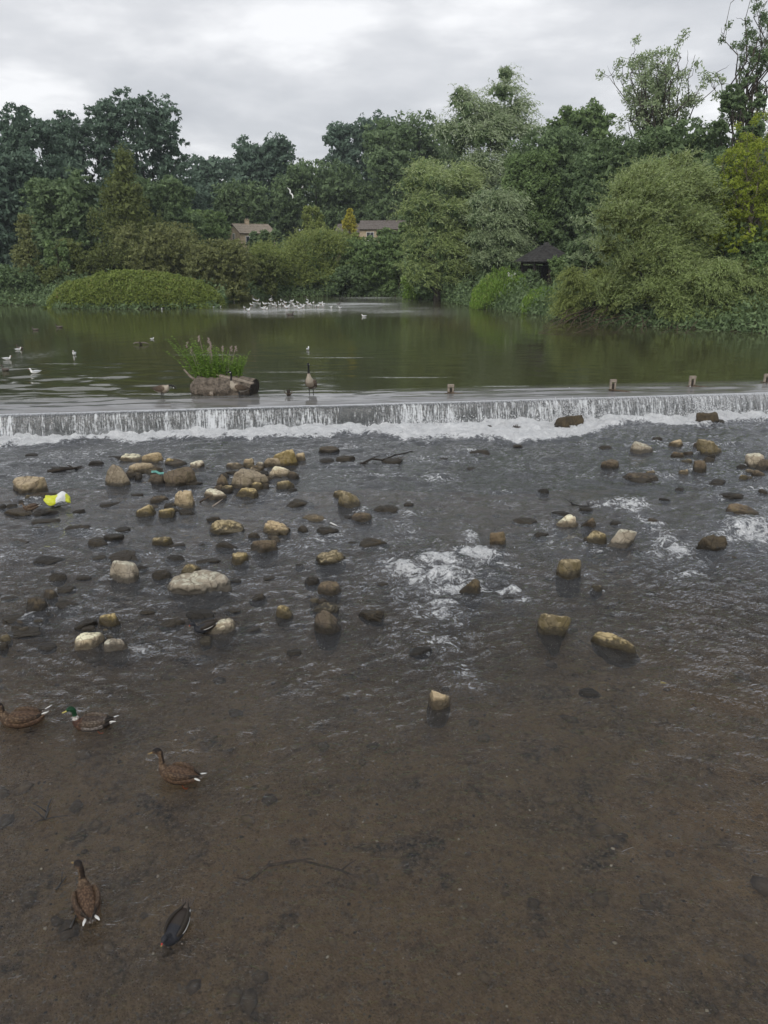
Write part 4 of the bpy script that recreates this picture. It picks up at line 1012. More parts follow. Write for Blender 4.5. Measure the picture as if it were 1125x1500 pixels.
herb('riverside_herb', 'pale bleached weeds on the spit beside the island mound', 352, 440, 22, .6, 'brown', 2200, 275, dy=1)
def flower_heads():
    c = at(750, 402, 71.5)
    root = thing('white_flowers', 'few white blossoms above the bright herb clump', 'flower', (c.x, c.y, WL+.5))
    M = NT('petal_white'); M = M.done(M.bsdf(col=(.8, .8, .78), rough=.6))
    rs = np.random.default_rng(5)
    for k in range(5):
        mb = MB(); x, z = rs.uniform(-.35, .35), c.z-WL-.5+rs.uniform(-.18, .1)
        for j in range(6):
            a = j*pi/3; mb.box((x+cos(a)*.06, -.1, z+sin(a)*.06), (.09, .03, .05), ry=-a)
        mb.build('blossom', M, root)
    mb = MB()
    for k in range(4): mb.tube([(0, 0, 0), (.05, -.03, 1), (rs.uniform(-.3, .3), -.08, c.z-WL-.6)], [.02, .015, .008], 4)
    mb.build('stem', M_TWIG, root)
flower_heads()
# ---- undergrowth that reads as one mass
def undergrowth():
    rs = np.random.default_rng(290); n = 46000
    i = rs.integers(4, len(SH)-4, n); s_ = rs.random(n)[:, None]
    P = SH[i]*(1-s_)+SH[i+1]*s_
    # walk along the shore, weighted by length
    seg = np.hypot(*(SH[5:len(SH)-3]-SH[4:len(SH)-4]).T); cs = np.concatenate([[0], np.cumsum(seg)]); u_ = rs.uniform(0, cs[-1], n)
    k = np.clip(np.searchsorted(cs, u_)-1, 0, len(seg)-1); s_ = ((u_-cs[k])/seg[k])[:, None]; P = SH[4+k]*(1-s_)+SH[5+k]*s_
    off = rs.random(n)**1.2*7.0; x = P[:, 0]+rs.normal(0, .5, n); y = P[:, 1]+off
    z = ground_z(x, y)+rs.random(n)**1.4*(.35+.32*off)*(1+.9*fbm(x*.5, y*.5, 0, 3, 3))
    ok = (shore_dist(x, y) > -.15); x, y, z = x[ok], y[ok], z[ok]; n = len(x)
    tag(put('undergrowth', leaf_mesh('undergrowth', np.stack([x, y, z], 1), unit(rs, n)+np.array([0, 0, .4]), .34*rs.uniform(.6, 1.4, n), .17, M_LEAF['dark'], rs, tri=True)), kind='stuff')
    n = 26000; x = rs.uniform(-130, 130, n); y = rs.uniform(150, 215, n)
    top = 9+5*fbm(x*.06, y*.06, 0, 4, 8)*2
    z = ground_z(x, y)+top*rs.random(n)**.6
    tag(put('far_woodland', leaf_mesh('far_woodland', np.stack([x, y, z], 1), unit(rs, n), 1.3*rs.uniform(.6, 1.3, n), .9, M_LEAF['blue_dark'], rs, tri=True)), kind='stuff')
    n = 26000; x = rs.uniform(-95, 95, n); y = rs.uniform(97, 150, n); keep = (np.abs(x-5) > 14) | (y < 100) | (y > 140); x, y = x[keep], y[keep]; n = len(x)
    z = ground_z(x, y)+(3.4+4*fbm(x*.09, y*.09, 0, 3, 18))*rs.random(n)**.6
    tag(put('hillside_scrub', leaf_mesh('hillside_scrub', np.stack([x, y, z], 1), unit(rs, n), .8*rs.uniform(.6, 1.3, n), .5, M_LEAF['dark'], rs, tri=True)), kind='stuff')
undergrowth()

# ================================================================== BUILDINGS
M_STONE = simple_mat('house_stone', (.34, .27, .18), (.52, .43, .31), 2.5, .9, .5, .03)
M_SLATE = simple_mat('roof_tile', (.20, .17, .13), (.34, .29, .235), 4, .85, .5, .03)
M_SLATE2 = simple_mat('roof_tile_grey', (.11, .095, .085), (.20, .175, .16), 4, .85, .5, .03)
M_PANE = NT('window_glass'); M_PANE = M_PANE.done(M_PANE.bsdf(col=(.03, .035, .04), rough=.12))
M_FRAME = simple_mat('white_frame', (.55, .55, .52), (.7, .7, .66), 6, .6, .1)
M_WOODD = simple_mat('old_dark_boards', (.030, .026, .022), (.075, .066, .056), 6, .9, .6, .02)
M_HUTR = simple_mat('hut_roof_felt', (.028, .027, .026), (.062, .06, .057), 3, .9, .6, .03)
def house(label, px0, px1, pyr, pye, Y, gable_w, rot, mroof, chimney=True, zb=None):
    A_ = at(px0, pyr, Y); B_ = at(px1, pyr, Y); E_ = at(px0, pye, Y)
    w = B_.x-A_.x; cx = (A_.x+B_.x)/2; zr = A_.z; ze = E_.z
    z0 = gz(cx, Y)-.2
    root = thing('stone_house', label, 'house', (cx, Y, z0), rot)
    H = ze-z0; Rg = zr-ze; d = gable_w
    # walls with recessed openings: piers between the openings, lintels above
    mb = MB(); x0, x1 = -w/2, w/2
    v = [(x0, -d/2, 0), (x1, -d/2, 0), (x1, d/2, 0), (x0, d/2, 0), (x0, -d/2, H), (x1, -d/2, H), (x1, d/2, H), (x0, d/2, H), (x0, 0, H+Rg-.06), (x1, 0, H+Rg-.06)]
    mb.add(v, [(0, 1, 5, 4), (2, 3, 7, 6), (1, 2, 6, 9, 5), (3, 0, 4, 8, 7), (0, 3, 2, 1)])
    mb.build('wall', M_STONE, root)
    for sgn in (-1, 1):
        r = MB(); e = .35; nx = max(6, int(w/.7)); rows = 7
        tilt = atan2(Rg, d/2)
        for i in range(rows):
            f_ = (i+.5)/rows; yy = sgn*(d/2+e)*(1-f_); zz = H-e*tan(tilt)+(Rg+e*tan(tilt))*f_+.06
            r.box((0, yy, zz+.02*(i % 2)), (w+.5, (d/2+e)/cos(tilt)/rows*1.04, .07), rx=sgn*-tilt)
        r.build('roof_slope', mroof, root)
    MB().box((0, 0, H+Rg+.08), (w+.5, .25, .12)).build('ridge', mroof, root)
    def window(x, y, z, ww, hh, side=False):
        f = MB()
        if side:
            for dz in (-hh/2, hh/2): f.box((x, y, z+dz), (.10, ww+.1, .09))
            for dy in (-ww/2, 0, ww/2): f.box((x, y+dy, z), (.09, .07, hh-.02))
            o = f.build('window', M_FRAME, root); MB().box((x, y, z), (.05, ww, hh)).build('pane', M_PANE, o)
        else:
            for dz in (-hh/2, hh/2): f.box((x, y, z+dz), (ww+.1, .10, .09))
            for dx in (-ww/2, 0, ww/2): f.box((x+dx, y, z), (.07, .09, hh-.02))
            o = f.build('window', M_FRAME, root); MB().box((x, y, z), (ww, .05, hh)).build('pane', M_PANE, o)
    nW = max(1, int(w/2.6))
    for fl in (H-1.1, H-3.7):
        if fl < .8: continue
        for i in range(nW): window(x0+w*(i+.5)/nW, -d/2-.03, fl, 1.1, 1.2)
    window(x0-.03, -.0, H-.6, .9, 1.1, True)
    if chimney:
        c_ = MB().box((x0+w*.4, 0, H+Rg+.2), (.6, .5, .8)).box((x0+w*.4, 0, H+Rg+.64), (.7, .6, .10)); o = c_.build('chimney', M_STONE, root)
        for dx in (-.14, .14): MB().tube([(x0+w*.4+dx, 0, H+Rg+.68), (x0+w*.4+dx, 0, H+Rg+.9)], [.10, .08], 8).build('chimney_pot', M_SLATE, o)
    return root
house('pale stone house with a gable showing through the trees left of centre', 341, 392, 329, 342, 126, 6.5, radians(28), M_SLATE)
house('far house with a low brown roof beside the golden conifer', 497, 531, 329, 341, 130, 6.0, radians(-6), M_SLATE2, False)
house('far house with a higher roof behind the bushes, right of the low brown roof', 530, 592, 324, 336, 128, 6.0, radians(-6), M_SLATE2, False)
def hut():
    Y = 74.5; c = at(799, 383, Y); z0 = gz(c.x, Y)-.15; ze = c.z-z0; zt = at(799, 359, Y).z-z0; hw = 37/F*depth(c)*.98
    root = thing('wooden_hut', 'dark wooden hut with a pyramid roof under the trees', 'hut', (c.x, Y, z0), radians(10))
    r = MB()
    courses = 8
    for s_ in range(4):
        a = s_*pi/2
        for i in range(courses):
            f0, f1 = i/courses, (i+1)/courses+.02; f1 = min(f1, 1)
            w0, w1 = hw*(1-f0*.86), hw*(1-f1*.86); zz0 = ze+(zt-ze)*f0+.03; zz1 = ze+(zt-ze)*f1
            pts = [(-w0, -w0, zz0), (w0, -w0, zz0), (w1, -w1, zz1), (-w1, -w1, zz1), (-w0, -w0, zz0-.05), (w0, -w0, zz0-.05)]
            R_ = [(x*cos(a)-y*sin(a), x*sin(a)+y*cos(a), z) for x, y, z in pts]
            r.add(R_, [(0, 1, 2, 3), (4, 5, 1, 0)])
    r.add([(-hw*.14, -hw*.14, zt), (hw*.14, -hw*.14, zt), (hw*.14, hw*.14, zt), (-hw*.14, hw*.14, zt)], [(0, 1, 2, 3)])
    r.build('roof', M_HUTR, root)
    MB().box((0, 0, zt+.12), (.5, .5, .26), taper=.6).build('roof_cap', M_HUTR, root)
    wi = hw*.72
    for sx in (-1, 1):
        for sy in (-1, 1): MB().box((sx*wi, sy*wi, ze/2), (.16, .16, ze-.02)).build('post', M_WOODD, root)
    rb_ = random.Random(2)
    bm = MB().box((0, 0, 0), (.17, .03, 1.0)).mesh('board', M_WOODD)
    for k in range(13):
        x = -wi*.15+k*.19
        if x > wi-.15: break
        o = put('board', bm, root, (x, -wi, ze*.40)); o.scale = (1, 1, ze*.8+rb_.uniform(-.08, .02)); o.rotation_euler = (0, rb_.uniform(-.01, .01), 0)
    for k in range(18):
        o = put('board', bm, root, (-wi+.2+k*.195, wi, ze*.45)); o.scale = (1, 1, ze*.9)
    MB().box((0, -wi, ze-.12), (2*wi+.2, .12, .2)).box((0, wi, ze-.12), (2*wi+.2, .12, .2)).box((-wi, 0, ze-.12), (.12, 2*wi-.14, .2)).box((wi, 0, ze-.12), (.12, 2*wi-.14, .2)).build('eaves_beam', M_WOODD, root)
    MB().box((0, 0, .12), (2*wi+.6, 2*wi+.6, .24)).build('floor', M_WOODD, root)
hut()
px_tree('elder_bush', 'leafy dark bush half hiding the right side of the hut', 826, 366, 24, 71.5, 'mid', 5000, .22, 280, 445, nb=18, cat='shrub')
px_tree('elder_bush', 'dark bush hiding the left corner of the hut', 772, 392, 18, 72.5, 'dark', 3000, .22, 281, 440, nb=12, cat='shrub')
# short stone edging along the foot of the far bank
for k, (px, py, w_) in enumerate(((630, 437, 10), (640, 438, 8), (724, 455, 6))): pass
# ================================================================== ROCKS
def rock_mat(name, base, light, dark, moss, moss_amt, pale_amt):
    t = NT(name); p = t.obj(); wp = t.pos()
    n = t.noise(2.6, 6, .62, p, .5); n2 = t.noise(9, 5, .65, p); n3 = t.noise(34, 4, .7, p); crk = t.n('ShaderNodeTexVoronoi', {'Vector': p, 'Scale': 3.2}, feature='DISTANCE_TO_EDGE').outputs['Distance']
    rnd = t.n('ShaderNodeObjectInfo').outputs['Random']
    col = t.mix(t.smap(n, .35, .65), base, light)
    col = t.mix(t.math('MULTIPLY', t.smap(n2, .5, .72), .6), col, dark)
    m = t.smap(t.math('ADD', n, t.math('MULTIPLY', n2, .4)), .78-.3*moss_amt, .88-.3*moss_amt)
    col = t.mix(t.math('MULTIPLY', m, min(1, moss_amt*1.4)), col, moss)
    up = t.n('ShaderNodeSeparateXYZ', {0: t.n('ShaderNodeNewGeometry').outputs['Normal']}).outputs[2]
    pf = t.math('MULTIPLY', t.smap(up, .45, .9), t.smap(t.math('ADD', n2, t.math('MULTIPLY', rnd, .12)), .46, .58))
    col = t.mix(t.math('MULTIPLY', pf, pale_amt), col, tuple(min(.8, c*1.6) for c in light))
    col = t.mix(t.smap(n3, .60, .70, 0, .5), col, dark)
    z = t.n('ShaderNodeSeparateXYZ', {0: wp}).outputs[2]
    zz = t.math('ADD', z, t.math('MULTIPLY', t.math('SUBTRACT', n2, .5), .22))
    wet = t.smap(zz, .155, .08)
    col = t.mix(wet, col, t.mix(.20, (.016, .014, .011), col))
    col = t.mix(t.smap(crk, .035, .0, 0, .55), col, dark)
    hue = t.n('ShaderNodeHueSaturation', {'Value': t.math('ADD', .74, t.math('MULTIPLY', rnd, .5)), 'Saturation': t.math('ADD', .8, t.math('MULTIPLY', rnd, .3)), 'Color': col}).outputs[0]
    rough = t.math('SUBTRACT', .9, t.math('MULTIPLY', wet, .38))
    h = t.math('ADD', t.math('MULTIPLY', n2, .6), t.math('MULTIPLY', n3, .4))
    return t.done(t.bsdf(col=hue, rough=rough, spec=.3, nrm=t.bump(h, 1.0, .05)))
M_ROCK = {
 'pale': rock_mat('rock_pale', (.38, .315, .215), (.56, .48, .36), (.10, .075, .05), (.14, .11, .04), .15, .8),
 'tan': rock_mat('rock_tan', (.25, .195, .12), (.43, .345, .225), (.06, .045, .028), (.12, .095, .03), .35, .45),
 'moss': rock_mat('rock_mossy', (.19, .15, .078), (.35, .28, .155), (.045, .036, .022), (.125, .095, .030), .55, .75),
 'brown': rock_mat('rock_brown', (.125, .094, .060), (.22, .168, .11), (.035, .028, .02), (.07, .06, .025), .4, .15),
 'dark': rock_mat('rock_dark_wet', (.056, .044, .028), (.110, .086, .054), (.018, .015, .011), (.085, .062, .030), .4, .2),
}
def ico(sub):
    import bmesh
    bm = bmesh.new(); bmesh.ops.create_icosphere(bm, subdivisions=sub, radius=1)
    V = np.array([v.co[:] for v in bm.verts]); Fc = np.array([[v.index for v in f.verts] for f in bm.faces]); bm.free(); return V, Fc
ICO = {k: ico(k) for k in (2, 3, 4, 5)}
def rock_mesh(seed, size, sub=4, mat=None, sharp=1.0, flat=1.0):
    rs = np.random.default_rng(seed); D, Fc = ICO[sub]
    k = 8; N = unit(rs, k); N[0] = (rs.normal(0, .15), rs.normal(0, .15), 1); N[0] /= np.linalg.norm(N[0])
    dist = rs.uniform(.55, .95, k); dist[0] = rs.uniform(.60, .80)*flat
    q = (D@N.T); r = np.where(q > .05, dist/np.maximum(q, .05), 9.0)
    p_ = 90.0*sharp
    r = (np.sum(r**-p_, axis=1)+1.05**-p_)**(-1/p_)
    P = D*r[:, None]
    o = rs.uniform(0, 50)
    w1 = fbm(P[:, 0]*2.2+o, P[:, 1]*2.2, P[:, 2]*2.2, 5, seed, .6)
    cr_ = np.abs(fbm(P[:, 0]*1.7+o, P[:, 1]*1.7+9, P[:, 2]*1.7, 2, seed+8))
    P += D*(.14*w1 - .11*np.exp(-(cr_/.035)**2) + .07*fbm(P[:, 0]*8+o, P[:, 1]*8, P[:, 2]*8, 3, seed+3, .65))[:, None]
    P[:, 0] /= max(P[:, 0].max(), -P[:, 0].min()); P[:, 1] /= max(P[:, 1].max(), -P[:, 1].min()); P[:, 2] /= P[:, 2].max()
    P *= np.array(size)[None]
    return np_mesh('stone', P, Fc, mat, True)
# ---- lesser stones, named from their neighbours further down
MIN = [(57, 731, 42, 12), (196, 701, 20, 12), (55, 780, 17, 9), (170, 781, 34, 11), (163, 794, 30, 13), (258, 804, 25, 10), (254, 824, 27, 12), (141, 822, 28, 10), (159, 743, 28, 9), (199, 727, 17, 5), (25, 757, 46, 13), (64, 756, 33, 13),
  (113, 753, 18, 8), (62, 769, 40, 10), (3, 746, 12, 8), (22, 799, 31, 10), (427, 722, 16, 8), (338, 695, 18, 7), (478, 679, 29, 9), (505, 676, 26, 9), (444, 780, 16, 11), (331, 806, 31, 14), (302, 827, 33, 11), (82, 852, 29, 14), (234, 849, 27, 15),
  (70, 879, 21, 16), (93, 869, 27, 11), (17, 916, 41, 17), (30, 936, 49, 17), (2, 954, 16, 17), (63, 955, 30, 14), (122, 921, 31, 15), (128, 926, 19, 10), (250, 923, 35, 18), (292, 908, 42, 18), (10, 880, 24, 9), (457, 857, 21, 16), (378, 883, 24, 16), (343, 855, 19, 8),
  (439, 833, 14, 8), (364, 929, 34, 11), (705, 668, 31, 11), (575, 679, 31, 9), (822, 757, 24, 9), (625, 816, 40, 14), (677, 809, 18, 12), (771, 769, 36, 10), (792, 789, 26, 11), (797, 723, 19, 9), (965, 646, 15, 8), (1021, 656, 11, 9), (1044, 672, 13, 10),
  (889, 660, 19, 8), (1053, 712, 28, 11), (1075, 732, 35, 16), (957, 768, 17, 10), (902, 770, 19, 8), (724, 850, 54, 11), (615, 962, 37, 17), (866, 1021, 30, 12), (565, 828, 20, 7), (510, 760, 16, 6), (600, 742, 16, 6), (690, 690, 16, 6), (650, 675, 14, 5), (1010, 668, 14, 8),
  (1120, 725, 16, 10), (1000, 720, 18, 7), (975, 735, 18, 7), (935, 812, 18, 8), (1075, 820, 20, 8), (760, 655, 18, 5), (860, 750, 18, 8), (45, 668, 18, 4), (80, 690, 30, 6), (115, 688, 16, 5), (305, 690, 14, 6), (520, 798, 22, 7), (300, 800, 20, 7), (205, 835, 20, 8),
  (120, 850, 22, 9), (165, 880, 20, 7), (60, 905, 26, 9), (215, 900, 24, 9), (340, 900, 22, 8), (395, 850, 20, 7), (430, 960, 20, 7), (560, 860, 18, 7), (745, 880, 16, 7), (1110, 800, 18, 8)]

rx = random.Random(31)
for cx_, cy_, sx_, sy_, nn_ in ((215, 698, 45, 11, 13), (245, 750, 26, 8, 7), (380, 704, 45, 14, 15), (330, 722, 20, 7, 4), (400, 790, 40, 14, 5), (40, 740, 30, 10, 4), (30, 920, 30, 14, 5), (150, 935, 22, 12, 4), (1100, 700, 20, 10, 5), (1000, 690, 50, 14, 5), (870, 790, 25, 12, 4), (470, 885, 18, 14, 3)):
    for _ in range(nn_):
        w_ = rx.uniform(11, 21); MIN.append((int(cx_+rx.gauss(0, sx_*.6)), int(cy_+rx.gauss(0, sy_*.6)), int(w_), int(w_*rx.uniform(.45, .75))))
print('MIN', len(MIN))
LM = [r for r in R_ if r[6]]
used_labels = set(r[5] for r in R_)
def place_word(dx, dy):
    if abs(dx) > abs(dy)*1.6: return 'right of' if dx > 0 else 'left of'
    if abs(dy) > abs(dx)*1.6: return 'in front of' if dy > 0 else 'behind'
    return ('front right of' if dx > 0 else 'front left of') if dy > 0 else ('back right of' if dx > 0 else 'back left of')
for i, (px, py, w, h) in enumerate(MIN):
    near = sorted(LM, key=lambda r: (r[0]-px)**2+((r[1]-py)*1.6)**2)
    look = 'low dark wet stone' if w >= 26 else 'small dark wet stone'
    if i >= 92: look = ('little tan stone', 'little brown stone', 'little mossy stone', 'little dark stone')[i % 4]
    if h <= 7 and i < 92: look = 'barely showing dark stone'
    lab = None
    for r in near[:9]:
        d = sqrt((r[0]-px)**2+(r[1]-py)**2)
        far = 'just ' if d < 38 else ('' if d < 75 else 'well ')
        cand = f"{look} {far}{place_word(px-r[0], py-r[1])} the {r[6]}"
        if cand not in used_labels: lab = cand; break
    if lab is None: continue
    used_labels.add(lab)
    R(px, py, w, h, ('tan', 'brown', 'moss', 'dark')[i % 4] if look.startswith('little') else ('dark' if i % 5 else 'brown'), lab, None)
def make_rock(i, px, py, w, h, kind, label, kw, z=0.0):
    c = G(px, py, z); D = depth(c); W = w/F*D; dep = atan2(CAM_H-z, c.y)
    Hh = h/F*D
    ly = W*(.62 if kw.get('long') else .78)
    hz = max((Hh-.80*ly*sin(dep))/cos(dep), .10*W, .035)
    if kw.get('up'): hz = max(hz, Hh*.62)
    if kind == 'dark' and not kw.get('up'): hz = min(hz, .10)
    rs = random.Random(900+i)
    a = (W/2*1.12, ly/2*1.05, hz*1.12)
    y = c.y+ly/2*.92
    if kw.get('slab'):
        me = rock_mesh(900+i, (W/2*1.05, W*.15, hz*.8+.05), 4, M_ROCK[kind], 1.4, .9)
    else:
        me = rock_mesh(900+i, a, 5 if w > 40 else (4 if w > 19 else 3), M_ROCK[kind], rs.uniform(.5, 1.3), kw.get('flat', 1.0))
    o = put('stone' if w < 26 else 'boulder', me, None, (c.x, y, z-hz*.06))
    o.rotation_euler = (0, kw.get('tilt', 0), rs.uniform(-.35, .35))
    if kw.get('slab'): o.rotation_euler = (0, .12, radians(-32)); o.location.y = c.y+.25
    tag(o, label, 'rock')
    return o
for i, (px, py, w, h, kind, label, short, kw) in enumerate(R_):
    make_rock(i, px, py, w, h, kind, label, kw, 0.0)

# ================================================================== LOG ISLAND, STAKES
M_LOG = simple_mat('rotten_log', (.055, .045, .036), (.21, .175, .14), 7, .95, 1.0, .05)
M_PLANK = simple_mat('bleached_wood', (.20, .165, .13), (.34, .29, .24), 9, .85, .5, .02)
M_LOGEND = simple_mat('dark_log_end', (.014, .012, .010), (.045, .036, .028), 12, .9, .6, .02)
def log_island():
    c = G(326, 580, WL); D = depth(c); s = D/F
    root = thing('driftwood_log', 'rotten driftwood trunk stranded on the weir, weeds growing on top', 'log', (c.x, c.y+.5, WL))
    rs = np.random.default_rng(8)
    hw = 52*s; n, m = 60, 36
    th = np.linspace(0, 2*pi, m, endpoint=False); xs = np.linspace(-hw, hw*.72, n); V = []
    for i, x in enumerate(xs):
        f = (x+hw)/(hw*1.72); r = .33+.10*sin(f*3.1)+.03*sin(f*9); r *= min(1, (f*4)**.5+.25)*(1-.25*max(0, f-.8)*5)
        for j, t_ in enumerate(th):
            nz = 1+.75*float(fbm(np.array([x*2.5]), np.array([cos(t_)*1.3]), sin(t_)*1.3, 4, 3)[0]) + .35*float(fbm(np.array([x*2]), np.array([cos(t_)*7.]), sin(t_)*7, 2, 5)[0])
            V.append((x, cos(t_)*r*1.15*nz, sin(t_)*r*.95*nz+.16))
    fc = [(i*m+j, i*m+(j+1) % m, (i+1)*m+(j+1) % m, (i+1)*m+j) for i in range(n-1) for j in range(m)]
    mb = MB(); mb.add(V, fc+[tuple(range(m-1, -1, -1)), tuple((n-1)*m+j for j in range(m))]); mb.build('trunk', M_LOG, root, smooth=True)
    # fibrous roots and bark strips
    mb = MB()
    for k in range(150):
        x = rs.uniform(-hw, hw*.65); t_ = rs.uniform(.7, 3.6)+pi*1.0; r = .40
        p0 = np.array([x, cos(t_)*r, sin(t_)*r*.85+.2]); p1 = p0+np.array([rs.normal(0, .22), rs.normal(0, .05)-.03, rs.normal(-.02, .06)])
        mb.tube([p0, (p0+p1)/2+rs.normal(0, .03, 3), p1], [.018, .014, .006], 4)
    mb.build('root_fibre', M_TWIG, root)
    # sawn log with dark end at the right
    q = [(-hw*.05, .05, .62), (hw*.9, -.30, .20)]
    L0, L1 = np.array([-.1, .25, .42]), np.array([hw*.86, -.18, .20])
    mb = MB(); pts = [L0*(1-t_)+L1*t_ for t_ in np.linspace(0, 1, 8)]
    mb.tube(pts, [.24, .26, .25, .27, .28, .29, .31, .31], 18, cap=False); mb.build('side_log', M_LOG, root, smooth=True)
    T = (L1-L0)/np.linalg.norm(L1-L0); mb = MB(); mb.tube([L1-T*.05, L1+T*.015], [.305, .30], 18); mb.tube([L1+T*.015, L1+T*.03], [.18, .17], 12); mb.build('sawn_end', M_LOGEND, root)
    A_, B_ = G(326, 536, WL+.0), None
    def rel(px, py, z): p = G(px, py, WL+z); return np.array([p.x-root.location.x, p.y-root.location.y, z])
    a = rel(328, 545, .60); b = rel(362, 563, .42); a[1] = .0; b[1] = -.35
    d = b-a; mb = MB(); mid = (a+b)/2; mb.box(mid, (np.linalg.norm(d)*1.25, .13, .06), rz=atan2(d[1], d[0]), ry=atan2(-d[2], sqrt(d[0]**2+d[1]**2))*-1 if False else -atan2(d[2], sqrt(d[0]**2+d[1]**2)))
    mb.build('bleached_plank', M_PLANK, root)
    mb = MB(); mb.tube([(-hw*.75, .1, .35), (-hw*.95, -.05, .55), (-hw*1.12, -.1, .80)], [.05, .04, .025], 6); mb.build('broken_stick', M_PLANK, root)
    # weeds growing on it: a plant of its own
    pr = thing('weed_clump', 'tall green weeds with pinkish flower spikes growing on the driftwood trunk', 'plant', (c.x-.25, c.y+.6, WL+.42))
    stems = MB(); P = []; A = []; Ls = []; 
    for k in range(135):
        x0 = rs.uniform(-.85, .75); y0 = rs.uniform(-.18, .3); left = x0 < -.25
        h = rs.uniform(.75, 1.45) if left else rs.uniform(.5, 1.15)
        if x0 > .35: h *= .8
        lean = x0*.45+rs.normal(0, .14)+(-.22 if left and rs.random() < .5 else 0)
        pts = [np.array([x0+lean*t_**1.5*h, y0+.05*t_*rs.normal(), h*t_]) for t_ in np.linspace(0, 1, 6)]
        stems.tube(pts, np.linspace(.011, .004, 6), 4)
        for t_ in np.arange(.15, 1.0, .055):
            i = min(4, int(t_*5)); p = pts[i]*(1-(t_*5-i))+pts[i+1]*(t_*5-i)
            for sgn in (0, 1):
                an = rs.uniform(0, 2*pi); dd = np.array([cos(an), sin(an), .35]); ll = rs.uniform(.06, .14)*(1.15-.5*t_)
                P.append(p+dd*ll*.5); A.append(dd); Ls.append(ll)
    stems.build('stem', M_LEAF['fresh'], pr)
    P = np.array(P); put('foliage', leaf_mesh('foliage', P, np.array(A), np.array(Ls)*1.05, np.array(Ls)*.36, M_LEAF['fresh'], rs, g=np.zeros(len(P)), bias=np.array([0, 0, 2.0])), pr)
    M = NT('flower_spike'); M = M.done(M.bsdf(col=(.34, .27, .24), rough=.8))
    for k in range(11):
        x = rs.uniform(-1.0, -.1) if k < 8 else rs.uniform(.1, .7); h = rs.uniform(1.0, 1.5) if k < 8 else 1.1; mb = MB()
        p = np.array([x, .05, h]); mb.tube([p*.0+np.array([x*.6, .05, 0]), p*np.array([.85, 1, .7]), p], [.008, .006, .004], 4)
        for j in range(10):
            q_ = p+np.array([rs.normal(0, .02), rs.normal(0, .02), -j*.018]); mb.box(q_, (.035, .03, .02), rz=j)
        mb.build('flower_spike', M, pr)
log_island()
def stake(px, pyt, pyb, label, w=9):
    c = G(px, pyb, CREST_Z+.04); s = depth(c)/F; h = (pyb-pyt)*s*1.05; ww = w*s
    root = thing('weir_stake', label, 'post', (c.x, c.y, CREST_Z-.05), ang, 'wooden stakes on the weir crest')
    MB().box((-ww*.36, 0, h/2), (ww*.28, .07, h)).build('post', M_PLANK, root)
    MB().box((ww*.36, 0, h/2), (ww*.28, .07, h)).build('post', M_PLANK, root)
    MB().box((0, -.01, h-.04), (ww*1.02, .09, .09)).build('crosspiece', M_PLANK, root)
    MB().box((0, 0, h*.42), (ww*.42, .05, h*.5)).build('board', M_LOGEND, root)
    mb = MB(); rs = np.random.default_rng(int(px))
    for k in range(7):
        mb.tube([(rs.uniform(-.3, .1), -.08, .10+rs.uniform(0, .05)), (rs.uniform(.1, .3), -.12, .10), (rs.uniform(.4, .9), -.2+rs.normal(0, .08), .07)], [.015, .015, .006], 4)
    mb.build('caught_twig', M_TWIG, root)
stake(660, 560, 576, 'forked wooden stake on the weir crest nearest the middle')
stake(897, 553, 572, 'forked wooden stake on the weir crest, second from the right edge but one')
stake(1013, 548, 566, 'forked wooden stake on the weir crest, behind the right foam boulder')
stake(1122, 545, 561, 'forked wooden stake on the weir crest, cut by the right picture edge', 8)
def stub(px, pyt, pyb, label, mat):
    c = G(px, pyb, CREST_Z+.04); s = depth(c)/F; h = (pyb-pyt)*s
    root = thing('broken_stake', label, 'post', (c.x, c.y, CREST_Z-.05), ang)
    MB().box((0, 0, h/2+.02), (.13, .10, h+.06), taper=.75).build('post', mat, root)
    mb = MB()
    for k in range(9): mb.tube([(0, 0, .1), (cos(k*.7)*.09, -abs(sin(k*.7))*.08, h*.7), (cos(k*.7)*.16, sin(k)*.05, h*(.9+.1*(k % 3)))], [.014, .012, .004], 4)
    mb.build('weed_tuft', M_TWIG, root)
stub(423, 569, 581, 'weedy broken stake between driftwood trunk and tall upright goose', M_LOGEND)
stub(310, 572, 581, 'pale broken stake in front of the driftwood trunk', M_PLANK)

# ================================================================== BIRDS
def bird_mat(name, c1, c2, scale=26, rough=.7, mottled=1.0):
    t = NT(name); col = t.n('ShaderNodeVertexColor', layer_name='Col').outputs[0]; o = t.obj()
    v = t.n('ShaderNodeTexVoronoi', {'Vector': t.scalev(o, (scale, scale*1.6, scale*1.6)), 'Scale': 1.0}, feature='F1')
    m = t.smap(v.outputs['Distance'], .25, .60); n = t.noise(scale*2, 3, .6, o)
    dk = t.mix(1.0, col, (.28, .24, .22), 'MULTIPLY')
    c = t.mix(t.math('MULTIPLY', m, .75*mottled), col, dk)
    c = t.mix(t.smap(n, .55, .75, 0, .4*mottled), c, t.mix(1.0, col, (1.9, 1.8, 1.6), 'MULTIPLY'))
    return t.done(t.bsdf(col=c, rough=rough, spec=.3, nrm=t.bump(v.outputs['Distance'], .35, .006)))
M_FEATH = bird_mat('mottled_feathers', 0, 0, 34)
M_FEATHS = bird_mat('smooth_feathers', 0, 0, 60, .6, .18)
def flat_mat(name, c, rough=.45):
    t = NT(name); return t.done(t.bsdf(col=c, rough=rough))
M_BILLY, M_BILLO, M_BLK, M_RED, M_ORL = flat_mat('bill_yellow', (.42, .36, .08)), flat_mat('bill_dull_orange', (.26, .17, .06)), flat_mat('bird_black', (.012, .012, .012), .3), flat_mat('bill_red', (.55, .035, .02)), flat_mat('leg_orange', (.55, .14, .04))
M_BLEG = flat_mat('leg_dark', (.03, .028, .026))
